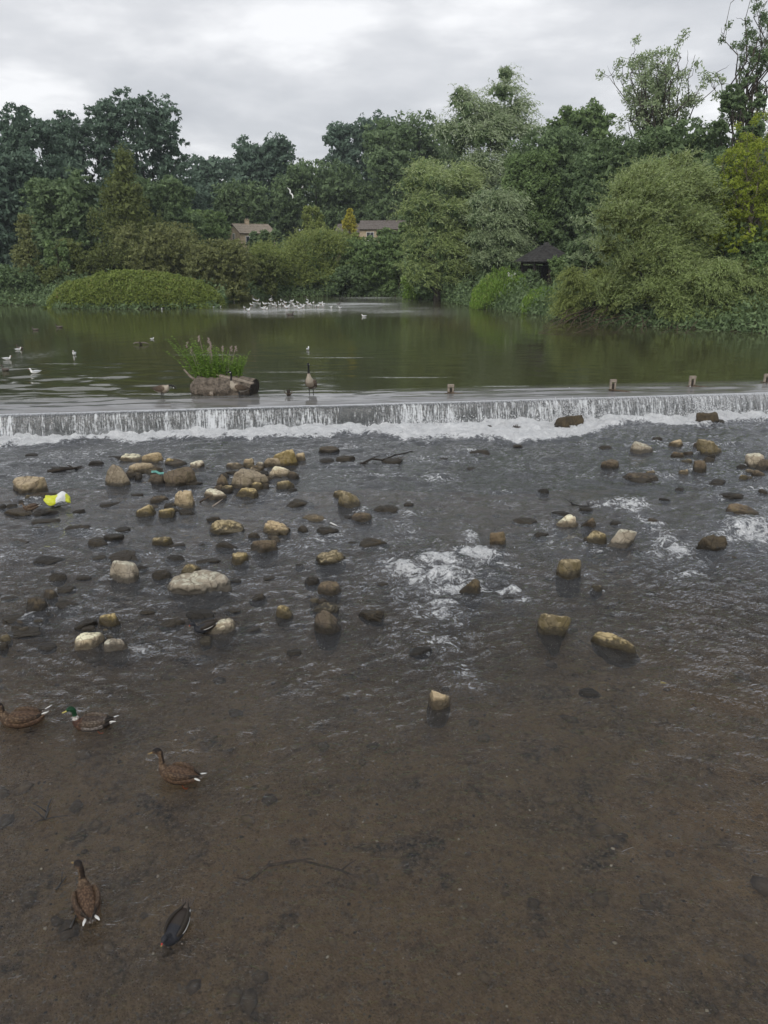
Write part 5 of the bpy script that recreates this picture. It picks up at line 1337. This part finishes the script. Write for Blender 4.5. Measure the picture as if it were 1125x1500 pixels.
def cat(a, n):
    """Catmull-Rom resampling of rows"""
    a = np.asarray(a, float); out = []
    p = np.vstack([2*a[0]-a[1], a, 2*a[-1]-a[-2]])
    for i in range(1, len(p)-2):
        for k in range(n):
            t_ = k/n
            out.append(.5*((2*p[i])+(-p[i-1]+p[i+1])*t_+(2*p[i-1]-5*p[i]+4*p[i+1]-p[i+2])*t_**2+(-p[i-1]+3*p[i]-3*p[i+1]+p[i+2])*t_**3))
    out.append(p[-2]); return np.array(out)
def loft(name, rows, mat, parent, m=14, n=4, cols=None, colf=None):
    """rows: x, y, z, half width, half height; cols: one colour per row"""
    S = cat(np.array(rows, float)[:, :5], n); k = len(S); P = S[:, :3]; a = np.maximum(S[:, 3], .0015); b = np.maximum(S[:, 4], .0015)
    T = np.gradient(P, axis=0); T /= np.linalg.norm(T, axis=1)[:, None]+1e-9
    side = np.array([0, 1.0, 0]); V = []; 
    for i in range(k):
        side = side-T[i]*side.dot(T[i]); side /= np.linalg.norm(side)+1e-9
        nn = np.cross(T[i], side)
        for j in range(m):
            th = 2*pi*j/m; V.append(P[i]+side*cos(th)*a[i]+nn*sin(th)*b[i])
    V = np.array(V); V = np.vstack([V, P[:1], P[-1:]])
    q = [(i*m+j, i*m+(j+1) % m, (i+1)*m+(j+1) % m, (i+1)*m+j) for i in range(k-1) for j in range(m)]
    tr = [((j+1) % m, j, k*m) for j in range(m)]+[((k-1)*m+j, (k-1)*m+(j+1) % m, k*m+1) for j in range(m)]
    if cols is not None:
        C = np.repeat(np.array(cols, float), n, axis=0)[:k]
        if len(C) < k: C = np.vstack([C, np.repeat(C[-1:], k-len(C), 0)])
        vc = np.repeat(C, m, axis=0); vc = np.vstack([vc, C[:1], C[-1:]])
        if colf: vc = colf(V, vc)
    else: vc = None
    return put(name, np_mesh(name, V, [np.array(q), np.array(tr)], mat, True, vcol=vc), parent)
def eyes(root, p, yaw, off, r=.006):
    c = np.array(p); sd_ = np.array([-sin(yaw), cos(yaw), 0])
    V, Fc = ICO[2]
    for s_ in (1, -1): put('eye', np_mesh('eye', V*r+c+sd_*off*s_, Fc, M_BLK, True), root)
def rotz(p, c, a):
    x, y = p[0]-c[0], p[1]-c[1]; return [c[0]+x*cos(a)-y*sin(a), c[1]+x*sin(a)+y*cos(a)]+list(p[2:])
def duck(name, label, loc, heading, kind, yaw=0.0, sc=1.0, neck=1.0, group=None, legs=False, pitch=0.0, tailup=0.0, plain=None):
    root = thing(name, label, 'moorhen' if kind == 'moorhen' else 'duck', loc, heading, group)
    root.scale = (sc, sc, sc); root.rotation_euler = (0, pitch, heading)
    br, bl, cream, wht, grn, gry = (.115, .070, .042), (.022, .016, .013), (.27, .20, .13), (.62, .60, .56), (.008, .060, .022), (.20, .18, .165)
    if plain: br, bl = plain, (.09, .07, .05)
    body = [(-.275, 0, .070+tailup, .012, .004), (-.235, 0, .064+tailup*.7, .042, .016), (-.17, 0, .052, .078, .048), (-.08, 0, .040, .102, .076), (.02, 0, .034, .108, .086), (.11, 0, .040, .092, .082), (.165, 0, .066, .062, .064)]
    nk = [(.185, 0, .115, .036, .040), (.190, 0, .115+.05*neck, .026, .028), (.192, 0, .115+.09*neck, .025, .027)]
    zh = .115+.13*neck
    head = [(.200, 0, zh, .029, .033), (.222, 0, zh+.022, .033, .032), (.248, 0, zh+.020, .026, .025), (.268, 0, zh+.012, .015, .015)]
    cnr = (.192, 0)
    head = [rotz(r, cnr, yaw) for r in head]; nk[-1] = tuple(rotz(nk[-1], cnr, yaw*.5))
    if kind == 'male':
        cols = [wht, wht, gry, gry, gry, (.10, .055, .035), (.09, .045, .03), (.55, .53, .5), grn, grn, grn, grn, grn, grn]
    elif kind == 'moorhen':
        s_ = (.022, .023, .028); cols = [bl, bl, (.035, .027, .022), (.035, .028, .023), s_, s_, s_, s_, s_, s_, s_, s_, s_, s_]
    else:
        hb = plain or (.16, .11, .07); cols = [wht, br, br, br, br, (.13, .085, .052), (.12, .08, .05), hb, hb, hb, hb, (.13, .09, .06), hb, hb]
    def colf(V, vc):
        vc = vc.copy()
        if kind == 'female':
            top = (V[:, 2] > zh+.028); vc[top] = bl
            d = np.hypot(V[:, 0]-cnr[0], V[:, 1]); nap = (V[:, 2] > .15) & ((V[:, 0]-cnr[0])*cos(yaw)+V[:, 1]*sin(yaw) < -.012); vc[nap] = (.04, .028, .02)
            st = (V[:, 2] > zh+.012) & (V[:, 2] < zh+.020) & (d > .03); vc[st] = (.06, .04, .03)
        if kind == 'male':
            rear = (V[:, 0] < -.15) & (V[:, 0] > -.22); vc[rear] = bl
            bk = (V[:, 2] > .105) & (V[:, 0] < .1) & (V[:, 0] > -.15); vc[bk] = (.075, .055, .042)
        if kind == 'moorhen':
            u_ = (V[:, 0] < -.19) & (V[:, 2] < .06+tailup*.6); vc[u_] = (.6, .6, .58)
        return vc
    loft('body', body+nk+head, M_FEATH if kind == 'female' else (M_FEATHS if kind == 'moorhen' else M_FEATH), root, 18, 5, cols, colf)
    # folded wings
    for s_ in (1, -1):
        w_ = [(.115, s_*.070, .075, .012, .018), (.07, s_*.088, .082, .020, .040), (-.02, s_*.094, .086, .022, .048), (-.10, s_*.080, .088, .020, .040), (-.17, s_*.052, .090, .014, .026), (-.235, s_*.022, .092+tailup*.5, .008, .012), (-.255, s_*.016, .093+tailup*.6, .003, .004)]
        if kind == 'male': wc = [(.10, .065, .045), (.13, .10, .075), (.14, .115, .09), (.12, .095, .075), (.03, .025, .02), bl, bl]
        elif kind == 'moorhen': wc = [(.03, .024, .018)]*7
        else: wc = [br, (.13, .085, .05), (.10, .065, .042), (.085, .055, .035), (.035, .025, .018), bl, bl]
        wo = loft('wing', w_, M_FEATH if kind != 'moorhen' else M_FEATHS, root, 12, 4, wc)
        if kind != 'moorhen':
            loft('wing_bar', [(-.075, s_*.101, .090, .004, .020), (-.10, s_*.094, .092, .006, .024), (-.118, s_*.086, .094, .004, .018)], flat_white, wo, 8, 3)
        else:
            loft('flank_streak', [(.06, s_*.108, .055, .003, .003), (0, s_*.114, .052, .004, .005), (-.09, s_*.104, .055, .003, .004), (-.13, s_*.09, .06, .002, .002)], flat_white, wo, 6, 3)
    # tail
    for k in (-2, -1, 0, 1, 2):
        tc = flat_white if (abs(k) == 2 and kind != 'moorhen') else M_DTAIL
        y1 = k*.020
        loft('tail_feather', [(-.20, y1*.6, .074+tailup*.6, .012, .005), (-.25, y1*1.25, .080+tailup, .013, .004), (-.295, y1*1.6, .086+tailup*1.3, .004, .002)], tc, root, 8, 3)
    h0 = rotz((.262, 0, zh+.010, .014, .011), cnr, yaw); h1 = rotz((.285, 0, zh+.002, .013, .007), cnr, yaw); h2 = rotz((.308, 0, zh-.004, .014, .005), cnr, yaw); h3 = rotz((.320, 0, zh-.006, .008, .003), cnr, yaw)
    if kind == 'moorhen':
        loft('bill', [rotz((.256, 0, zh+.024, .008, .010), cnr, yaw), rotz((.275, 0, zh+.010, .008, .010), cnr, yaw), rotz((.290, 0, zh+.003, .005, .006), cnr, yaw)], M_RED, root, 8, 3)
        loft('bill_tip', [rotz((.288, 0, zh+.004, .0055, .0065), cnr, yaw), rotz((.303, 0, zh-.002, .002, .002), cnr, yaw)], M_BILLY, root, 8, 3)
    else: loft('bill', [h0, h1, h2, h3], M_BILLY if kind == 'male' else M_BILLO, root, 10, 3)
    e = rotz((.236, 0, zh+.026), cnr, yaw); eyes(root, e, yaw, .029, .0045)
    if legs:
        for s_ in (1, -1): loft('leg', [(-.06, s_*.05, -.02, .008, .008), (-.09, s_*.055, -.06, .007, .007), (-.13, s_*.055, -.055, .022, .004)], M_ORL, root, 8, 3)
    return root
t = NT('white_feather'); flat_white = t.done(t.bsdf(col=(.66, .65, .62), rough=.6))
M_DTAIL = flat_mat('dark_tail', (.05, .036, .026))
def gpt(px, py, z=0.0): return G(px, py, z)
duck('mallard_duck', 'mottled brown female mallard cut by the left edge, white tail to the right', G(34, 1058), radians(186), 'female', neck=.62, sc=1.08, tailup=.05)
duck('mallard_duck', 'male mallard with bottle-green head and yellow bill', G(136, 1064), radians(183), 'male', neck=.85, sc=.96, legs=True, yaw=.35, tailup=.01)
duck('mallard_duck', 'brown female mallard with raised neck, facing left, right of the male', G(262, 1140), radians(162), 'female', neck=1.2, sc=.98, legs=True, yaw=.45)
duck('mallard_duck', 'brown female mallard seen from behind, lowest duck in the picture', G(128, 1327), radians(118), 'female', neck=1.05, sc=.95, yaw=.5)
duck('moorhen', 'dark moorhen with red bill dipping its head, lowest bird in the picture', G(260, 1362), radians(-106), 'moorhen', neck=.25, sc=.72, pitch=.16, tailup=.03)
duck('moorhen', 'dark moorhen with red bill perched on the jagged pale stone', G(303, 921, .10), radians(200), 'moorhen', neck=.55, sc=.72, pitch=.25, tailup=.02)

def goose(label, loc, heading, alert=1.0, preen=False, sc=1.0):
    root = thing('canada_goose' if False else 'goose', label, 'goose', loc, heading, 'geese standing on the weir crest'); root.scale = (sc,)*3
    tan_, br, pale, blk, wht = (.30, .25, .19), (.115, .085, .060), (.40, .35, .28), (.012, .012, .012), (.62, .61, .58)
    up = .0 if preen else .16*alert
    body = [(-.36, 0, .36-up*.9, .012, .006), (-.31, 0, .35-up*.8, .05, .03), (-.22, 0, .335-up*.5, .10, .08), (-.08, 0, .33-up*.1, .135, .125), (.06, 0, .345+up*.3, .135, .135), (.16, 0, .385+up*.6, .105, .11)]
    if preen:
        nk = [(.22, 0, .44, .06, .062), (.27, 0, .48, .034, .036), (.33, 0, .49, .028, .03), (.38, 0, .475, .026, .028)]
        hd = [(.42, 0, .45, .032, .034), (.455, 0, .425, .032, .032), (.49, 0, .40, .022, .022), (.51, 0, .385, .014, .014)]
        bill = [(.505, 0, .39, .015, .014), (.53, 0, .37, .012, .009), (.555, 0, .352, .006, .005)]; ey = (.46, 0, .438)
    else:
        x0, z0 = .20, .47+up*.9; zt = z0+.30
        nk = [(x0, 0, z0, .055, .06), (x0+.015, 0, z0+.08, .034, .036), (x0+.01, 0, z0+.17, .027, .029), (x0+.005, 0, z0+.26, .026, .028)]
        hd = [(x0+.018, 0, zt+.025, .031, .034), (x0+.05, 0, zt+.045, .034, .034), (x0+.085, 0, zt+.038, .026, .025), (x0+.11, 0, zt+.028, .014, .014)]
        bill = [(x0+.105, 0, zt+.030, .015, .014), (x0+.135, 0, zt+.018, .012, .009), (x0+.158, 0, zt+.010, .006, .005)]; ey = (x0+.06, 0, zt+.055)
    cols = [wht, wht, (.16, .125, .09), br, tan_, pale, pale, blk, blk, blk, blk, blk, blk, blk]
    def colf(V, vc):
        vc = vc.copy(); bel = (V[:, 0] < .0) & (V[:, 2] < .27) & (V[:, 0] > -.34); vc[bel] = (.42, .38, .33)
        return vc
    b = loft('body', body+nk+hd, M_FEATHS, root, 20, 5, cols, colf)
    hx, hz = np.array(hd[1][:3]), hd[1][2]
    for s_ in (1, -1):
        p = hx+np.array([-.012, 0, -.018]); loft('cheek_patch', [p+np.array([-.02, s_*.024, .015]) if False else (p[0]-.014, s_*.026, p[2]+.016, .006, .010), (p[0], s_*.029, p[2], .006, .018), (p[0]+.004, s_*.022, p[2]-.018, .006, .008)], flat_white, root, 8, 3)
        z = .36
        loft('wing', [(.14, s_*.105, .40+up*.4, .018, .03), (.06, s_*.128, .385+up*.2, .028, .085), (-.08, s_*.130, .375-up*.2, .028, .09), (-.22, s_*.10, .37-up*.6, .022, .06), (-.33, s_*.055, .37-up*.95, .014, .03), (-.41, s_*.02, .37-up*1.2, .004, .008)], M_FEATH, root, 12, 4,
             [(.17, .13, .095), (.14, .105, .075), (.12, .09, .065), (.10, .075, .055), (.05, .04, .032), blk])
        lx, ly = -.02, s_*.06
        lg = loft('leg', [(lx, ly, .28, .034, .034), (lx+.01, ly, .20, .016, .018), (lx-.01, ly, .12, .012, .012), (lx, ly, .015, .010, .010)], M_BLEG, root, 10, 3)
        loft('foot', [(lx-.02, ly, .012, .012, .010), (lx+.03, ly, .010, .034, .008), (lx+.085, ly, .006, .048, .004)], M_BLEG, lg, 10, 3)
    loft('tail', [(-.30, 0, .355-up*.8, .05, .018), (-.38, 0, .36-up*1.1, .05, .010), (-.43, 0, .36-up*1.25, .03, .004)], M_BLK, root, 10, 3)
    loft('bill', bill, M_BLK, root, 8, 3); eyes(root, ey, 0, .03, .006)
    return root
goose('hunched brown goose left of the driftwood trunk, black head held low', G(239, 585, WL-.03), radians(-14), preen=True, sc=.95)
goose('brown goose standing in front of the driftwood trunk, looking to the left', G(350, 584, WL-.03), radians(205), alert=.35, sc=1.0)
goose('pale-breasted goose standing tall with neck straight up, alone on the crest', G(456, 580, WL-.03), radians(-100), alert=1.0, sc=1.12)

# ---- gulls: a full one for the near ones, a light one for the distant flock
def gull_parts(root, pose='float', lite=False):
    m, n = (8, 2) if lite else (14, 4)
    w, g = (.74, .74, .72), (.42, .44, .46)
    z = .05 if pose == 'float' else .16
    loft('body', [(-.20, 0, z+.03, .006, .004), (-.14, 0, z+.02, .035, .025), (-.04, 0, z+.01, .062, .055), (.07, 0, z+.015, .056, .055), (.115, 0, z+.055, .034, .034), (.13, 0, z+.10, .024, .026), (.145, 0, z+.128, .028, .028), (.175, 0, z+.122, .016, .016)], M_GULL, root, m, n)
    loft('bill', [(.172, 0, z+.122, .008, .008), (.20, 0, z+.114, .006, .006), (.215, 0, z+.108, .002, .002)], M_RED if not lite else M_BILLO, root, 6, 2)
    for s_ in (1, -1):
        loft('wing', [(.07, s_*.045, z+.03, .010, .02), (.0, s_*.058, z+.04, .015, .035), (-.10, s_*.045, z+.048, .012, .028), (-.20, s_*.018, z+.055, .006, .010), (-.25, s_*.008, z+.06, .002, .003)], M_GULLW, root, 8, n)
        if pose == 'stand': MB().tube([(0, s_*.025, z-.03), (.005, s_*.025, -.04)], .006, 5).build('leg', M_ORL, root)
t = NT('gull_white'); M_GULL = t.done(t.bsdf(col=(.78, .78, .76), rough=.6))
t = NT('gull_wing_grey'); M_GULLW = t.done(t.bsdf(col=(.52, .54, .56), rough=.6))
def gull(label, px, py, hd, sc=1.0, group=None, pose='float', z=WL, name='gull'):
    p = G(px, py, z); r = thing(name, label, 'gull', (p.x, p.y, z-.01), radians(hd), group); r.scale = (sc*.86,)*3; gull_parts(r, pose); return r
gull('white gull floating upright in open green water left of the driftwood', 109, 520, -80, 1.35)
gull('white gull near the left edge with its tail raised, closest to the weir', 51, 547, 190, 1.25)
gull('white gull at the left edge, behind the one with its tail raised', 11, 527, 20, 1.1)
gull('small white gull at the left end of the streaky water', 27, 513, 30, .9)
gull('white gull floating alone behind the tall upright goose', 451, 513, 80, 1.1)
gull('white gull close in front of the right part of the island mound', 237, 454, 100, 1.1)
gull('white gull swimming alone right of the roosting flock', 533, 464, 175, 1.2)
gull('white gull on the spit at the right foot of the island mound', 311, 451, 180, 1.25)
gull('second white gull on the spit, right of the bigger one', 322, 450, 0, 1.0)
# the roosting flock
flock = [(343, 441), (368, 447), (372, 444), (377, 441), (381, 446), (386, 452), (391, 453), (395, 445), (397, 441), (401, 447), (403, 444), (405, 449), (408, 443), (410, 447), (412, 441), (415, 447), (418, 444), (420, 451), (423, 448), (425, 443), (428, 441), (430, 446), (433, 449),
  (436, 444), (439, 452), (441, 448), (444, 450), (446, 447), (450, 444), (453, 446), (456, 447), (459, 444), (462, 449), (466, 449), (470, 445), (474, 445), (473, 449), (485, 450), (498, 451), (358, 451), (364, 455), (388, 446)]
gm = thing('gull', 'white gull of the distant flock roosting in the shallows by the far bank', 'gull', (0, 0, 0), 0, 'gulls roosting in the far shallows'); gull_parts(gm, 'stand', True)
kids = list(gm.children)
rg = random.Random(3)
for i, (px, py) in enumerate(flock):
    if i == 0: r = gm
    else:
        r = gm.copy(); COL.objects.link(r)
        for ch in kids:
            c = ch.copy(); COL.objects.link(c); c.parent = r
    p = G(px, py+1, WL); r.location = (p.x, p.y, WL-.10); r.rotation_euler = (0, 0, rg.uniform(0, 6.28)); s_ = rg.uniform(.95, 1.35); r.scale = (s_, s_, s_)
def small_duck(label, px, py, hd, sc=1.0, z=WL):
    p = G(px, py, z); r = thing('duck', label, 'duck', (p.x, p.y, z-.01), radians(hd)); r.scale = (sc,)*3
    loft('body', [(-.24, 0, .07, .01, .005), (-.14, 0, .05, .07, .045), (.02, 0, .04, .10, .08), (.13, 0, .06, .07, .06), (.17, 0, .13, .028, .03), (.18, 0, .18, .026, .028), (.205, 0, .215, .03, .03), (.24, 0, .21, .015, .015)], M_DKB, r, 12, 3)
    loft('bill', [(.235, 0, .208, .012, .010), (.28, 0, .195, .012, .005)], M_BILLO, r, 6, 2)
    for s_ in (1, -1): loft('wing', [(.08, s_*.07, .075, .015, .02), (-.04, s_*.09, .08, .02, .04), (-.16, s_*.05, .085, .012, .025), (-.25, s_*.012, .09, .003, .004)], M_DKW, r, 8, 3)
    return r
t = NT('dark_duck_body'); M_DKB = t.done(t.bsdf(col=(.06, .048, .038), rough=.7))
t = NT('dark_duck_wing'); M_DKW = t.done(t.bsdf(col=(.11, .09, .075), rough=.7))
small_duck('dark duck swimming far out at the left, left of another', 52, 484, 170)
small_duck('dark duck swimming far out, nearer the island mound', 87, 480, 185)
small_duck('brown duck swimming in front of the roosting gull flock', 425, 462, 0, 1.3)
small_duck('tiny black bird on the far water beyond the flock', 496, 446, 10, .9)
small_duck('dark duck at the left edge among the streaky water', 8, 543, 150, 1.0)
small_duck('brown duck with light rump behind the left gulls', 29, 511, 160, .9)
small_duck('dark duck standing at the far spit, left of the flock', 343, 436, 90, 1.4)
def flapping(label, px, py, hd):
    p = G(px, py, WL); r = thing('duck', label, 'duck', (p.x, p.y, WL), radians(hd))
    loft('body', [(-.2, 0, .05, .01, .005), (-.1, 0, .05, .06, .045), (.05, 0, .07, .07, .06), (.12, 0, .12, .03, .03), (.14, 0, .17, .028, .028), (.18, 0, .19, .014, .014)], M_DKB, r, 12, 3)
    for s_ in (1, -1): loft('wing', [(.05, s_*.06, .11, .035, .012), (.04, s_*.2, .12, .035, .008), (0, s_*.34, .08, .03, .006), (-.06, s_*.44, .03, .012, .003)], M_DKW, r, 10, 3)
    loft('bill', [(.175, 0, .188, .01, .008), (.215, 0, .18, .008, .004)], M_BILLO, r, 6, 2)
flapping('duck splashing with spread wings in open water above the driftwood', 206, 505, -95)
gull('small white bird right of the splashing duck', 223, 497, 40, .7)
def heron(label, px, py, sc=1.0, hd=0):
    p = G(px, py, WL); r = thing('heron', label, 'heron', (p.x, p.y, WL-.1), radians(hd)); r.scale = (sc,)*3
    loft('body', [(-.3, 0, .42, .01, .01), (-.15, 0, .48, .07, .06), (.02, 0, .55, .09, .09), (.12, 0, .62, .05, .06), (.10, 0, .72, .028, .03), (.06, 0, .82, .024, .024), (.09, 0, .93, .026, .026), (.15, 0, .95, .02, .02)], M_GREYB, r, 12, 3)
    loft('bill', [(.145, 0, .95, .014, .012), (.28, 0, .93, .003, .003)], M_BILLO, r, 6, 2)
    for s_ in (1, -1):
        loft('wing', [(.06, s_*.07, .58, .015, .04), (-.08, s_*.085, .52, .02, .06), (-.28, s_*.02, .43, .004, .01)], M_GULLW, r, 8, 3)
        MB().tube([(0, s_*.03, .50), (.02, s_*.03, .25), (0, s_*.03, 0)], [.014, .010, .008], 5).build('leg', M_BLEG, r)
t = NT('heron_grey'); M_GREYB = t.done(t.bsdf(col=(.24, .235, .22), rough=.7))
heron('tall grey-brown bird standing over the flock at its left side', 372, 444, .85, 180)
heron('tall grey-brown bird standing at the middle of the flock', 397, 443, .85, 10)
heron('tall pale bird standing at the right end of the flock', 450, 443, .70, 170)
def flying_gull(label, px, py, Y, roll, hd, sc=1.0):
    p = at(px, py, Y); r = thing('gull', label, 'gull', tuple(p), radians(hd)); r.scale = (sc,)*3; r.rotation_euler = (radians(roll), 0, radians(hd))
    loft('body', [(-.2, 0, 0, .01, .005), (-.1, 0, 0, .045, .035), (.05, 0, 0, .055, .05), (.14, 0, .01, .03, .03), (.18, 0, .01, .012, .012)], M_GULL, r, 12, 3)
    for s_ in (1, -1): loft('wing', [(.04, s_*.03, .02, .06, .012), (.05, s_*.2, .10, .06, .009), (.0, s_*.38, .07, .045, .006), (-.08, s_*.52, .0, .015, .003)], M_GULL, r, 10, 3)
    loft('bill', [(.175, 0, .01, .008, .007), (.215, 0, .005, .003, .003)], M_BILLY, r, 6, 2)
flying_gull('white gull flying with wings raised in front of the far wood', 425, 283, 60, 62, 80, .8)
flying_gull('smaller white gull flying higher right of the first, before the far wood', 524, 236, 88, 30, 170, .8)
flying_gull('faint white gull flying just right of the gull with raised wings', 443, 275, 95, 20, 200, .7)

# ---- the brown bird standing by the yellow bag
duck('juvenile_duck', 'plain brown bird standing on a dark stone left of the yellow bag', G(46, 745, .27), radians(192), 'female', neck=.55, sc=.66, pitch=.12, plain=(.20, .15, .105))
for o_ in [o for o in COL.objects if o.name.startswith('juvenile_duck')]:
    for s_ in (1, -1): MB().tube([(0, s_*.04, 0), (.01, s_*.045, -.10), (-.01, s_*.045, -.24)], [.014, .010, .010], 6).build('leg', M_BLEG, o_)
# ================================================================== LITTER AND STICKS
t = NT('plastic_bag'); p_ = t.obj(); sx = t.n('ShaderNodeSeparateXYZ', {0: p_}).outputs[0]
n_ = t.noise(9, 3, .5, p_)
f_ = t.smap(t.math('ADD', sx, t.math('MULTIPLY', n_, .14)), .085, .10)
c_ = t.mix(f_, (.55, .58, .03), (.70, .71, .70)); f2_ = t.smap(t.math('ADD', sx, t.math('MULTIPLY', n_, .05)), .215, .225); c_ = t.mix(f2_, c_, (.62, .66, .05))
M_BAG = t.done(t.bsdf(col=c_, rough=.38, nrm=t.bump(t.noise(14, 4, .6, p_), .6, .02)))
c = G(76, 747); V, Fc = ICO[5]; P = V*np.array([.27, .15, .15]); P[:, 2] = np.maximum(P[:, 2], -.03)
nz = fbm(P[:, 0]*9, P[:, 1]*9, P[:, 2]*9, 4, 6); rd = 1-np.abs(nz)*2
P = P*(1+.55*nz)[:, None]+np.array([0, 0, .03]); P[:, 2] += .05*np.sin(P[:, 0]*14)+.03
o = put('plastic_bag', np_mesh('plastic_bag', P, Fc, M_BAG, True), None, (c.x+.06, c.y+.22, .08)); tag(o, 'crumpled yellow and white plastic bag caught on the stones', 'bag')
t = NT('teal_plastic'); M_TEAL = t.done(t.bsdf(col=(.10, .30, .26), rough=.5))
c = G(231, 694, .2); P = np.array([(x*.14, y*.035, .015*sin(x*5+y*3)) for y in np.linspace(-1, 1, 5) for x in np.linspace(-1, 1, 12)])
P = np.vstack([P, P-np.array([0, 0, .006])]); f0 = grid_faces(12, 5); f1 = f0[:, ::-1]+60
o = put('plastic_scrap', np_mesh('plastic_scrap', P, np.vstack([f0, f1]), M_TEAL, True), None, (c.x, c.y, .235)); o.rotation_euler = (.5, .25, .1); tag(o, 'small teal scrap of plastic on the brown stone', 'litter')
def stick(name, label, pts, r, mat, cat_='stick', side=None):
    P = [Vector(p) for p in pts]; o0 = P[0]; mb = MB(); mb.tube([p-o0 for p in P], np.linspace(r, r*.35, len(P)), 6)
    if side:
        rs = np.random.default_rng(len(label))
        for k in range(side):
            b = P[rs.integers(0, len(P)-1)]-o0; q = b+Vector((rs.normal(0, .12), rs.normal(0, .1), rs.uniform(.0, .10))); mb.tube([b, (b+q)/2+Vector((0, 0, .01)), q], [r*.5, r*.35, r*.15], 5)
    o = mb.build(name, mat, None, o0, smooth=True); tag(o, label, cat_); return o
stick('white_stick', 'short white stick in the water right of the flat stone', [G(484, 766, .03), G(489, 768, .05), G(494, 770, .03)], .022, flat_white)
stick('driftwood_branch', 'dark forked branch caught in the river below the foam, a stem rising from it', [G(514, 682, .0), G(530, 679, .05), G(545, 672, .09), G(560, 674, .06), G(578, 667, .08), G(604, 661, .02)], .035, M_LOGEND, 'branch', 8)
stick('dry_stem', 'thin dry stem standing up from the dark branch', [G(585, 672, .02), G(586, 672, .35), G(584, 672, .62), G(587, 672, .82)], .012, M_TWIG, 'stem', 3)
stick('stick', 'stick lying across the left side of the pale angular stone', [G(293, 735, .04), G(305, 728, .16), G(312, 726, .18)], .02, M_TWIG, 'stick')
stick('stick', 'stick slanting in the water below the pale angular stone', [G(311, 742, .02), G(318, 737, .06), G(326, 731, .10)], .022, M_PLANK, 'stick')
stick('twig', 'dark twig drifting in the lower left, between two groups of ducks', [G(66, 1200, .01), G(69, 1190, .02), G(70, 1182, .02), G(75, 1170, .01)], .016, M_BLEG, 'twig', 5)
stick('twig', 'dark twig under the lowest brown duck', [G(103, 1360, .005), G(110, 1345, .01), G(112, 1338, .01)], .010, M_BLEG, 'twig', 2)
stick('twig', 'thin dark twig left of the lowest brown duck', [G(82, 1303, .005), G(90, 1293, .01), G(97, 1284, .01)], .010, M_BLEG, 'twig', 2)
stick('driftwood_branch', 'dark driftwood lying near the left edge below the falls', [G(70, 691, .02), G(90, 688, .06), G(108, 686, .05), G(120, 683, .02)], .05, M_LOGEND, 'branch', 5)
stick('dark_twig', 'dark twig caught above the brown upright stones on the right', [G(838, 738, .03), G(850, 741, .06), G(862, 741, .05), G(876, 736, .03)], .022, M_BLEG, 'twig', 4)
stick('driftwood_branch', 'dark waterlogged branch lying on the river bed in the lower middle', [G(365, 1290, -.16), G(392, 1268, -.13), G(440, 1260, -.14), G(500, 1275, -.14), G(525, 1285, -.17)], .018, M_TWIG, 'branch', 6)
stick('yellow_leaf', 'small yellow leaf floating below the long slanting slab', [G(968, 1000, .005), G(971, 1000, .012), G(976, 1001, .006)], .022, M_BILLY, 'leaf')
# ================================================================== AIR
HAZE = 0.0004
hz = NT('haze'); pv = hz.n('ShaderNodeVolumePrincipled', {'Color': (.80, .86, .95, 1), 'Density': HAZE, 'Anisotropy': .2})
hz.t.links.new(pv.outputs[0], hz.out.inputs['Volume'])
if HAZE > 0: tag(MB().box((0, 115, 18.5), (420, 250, 41)).build('haze', hz.m), kind='stuff')
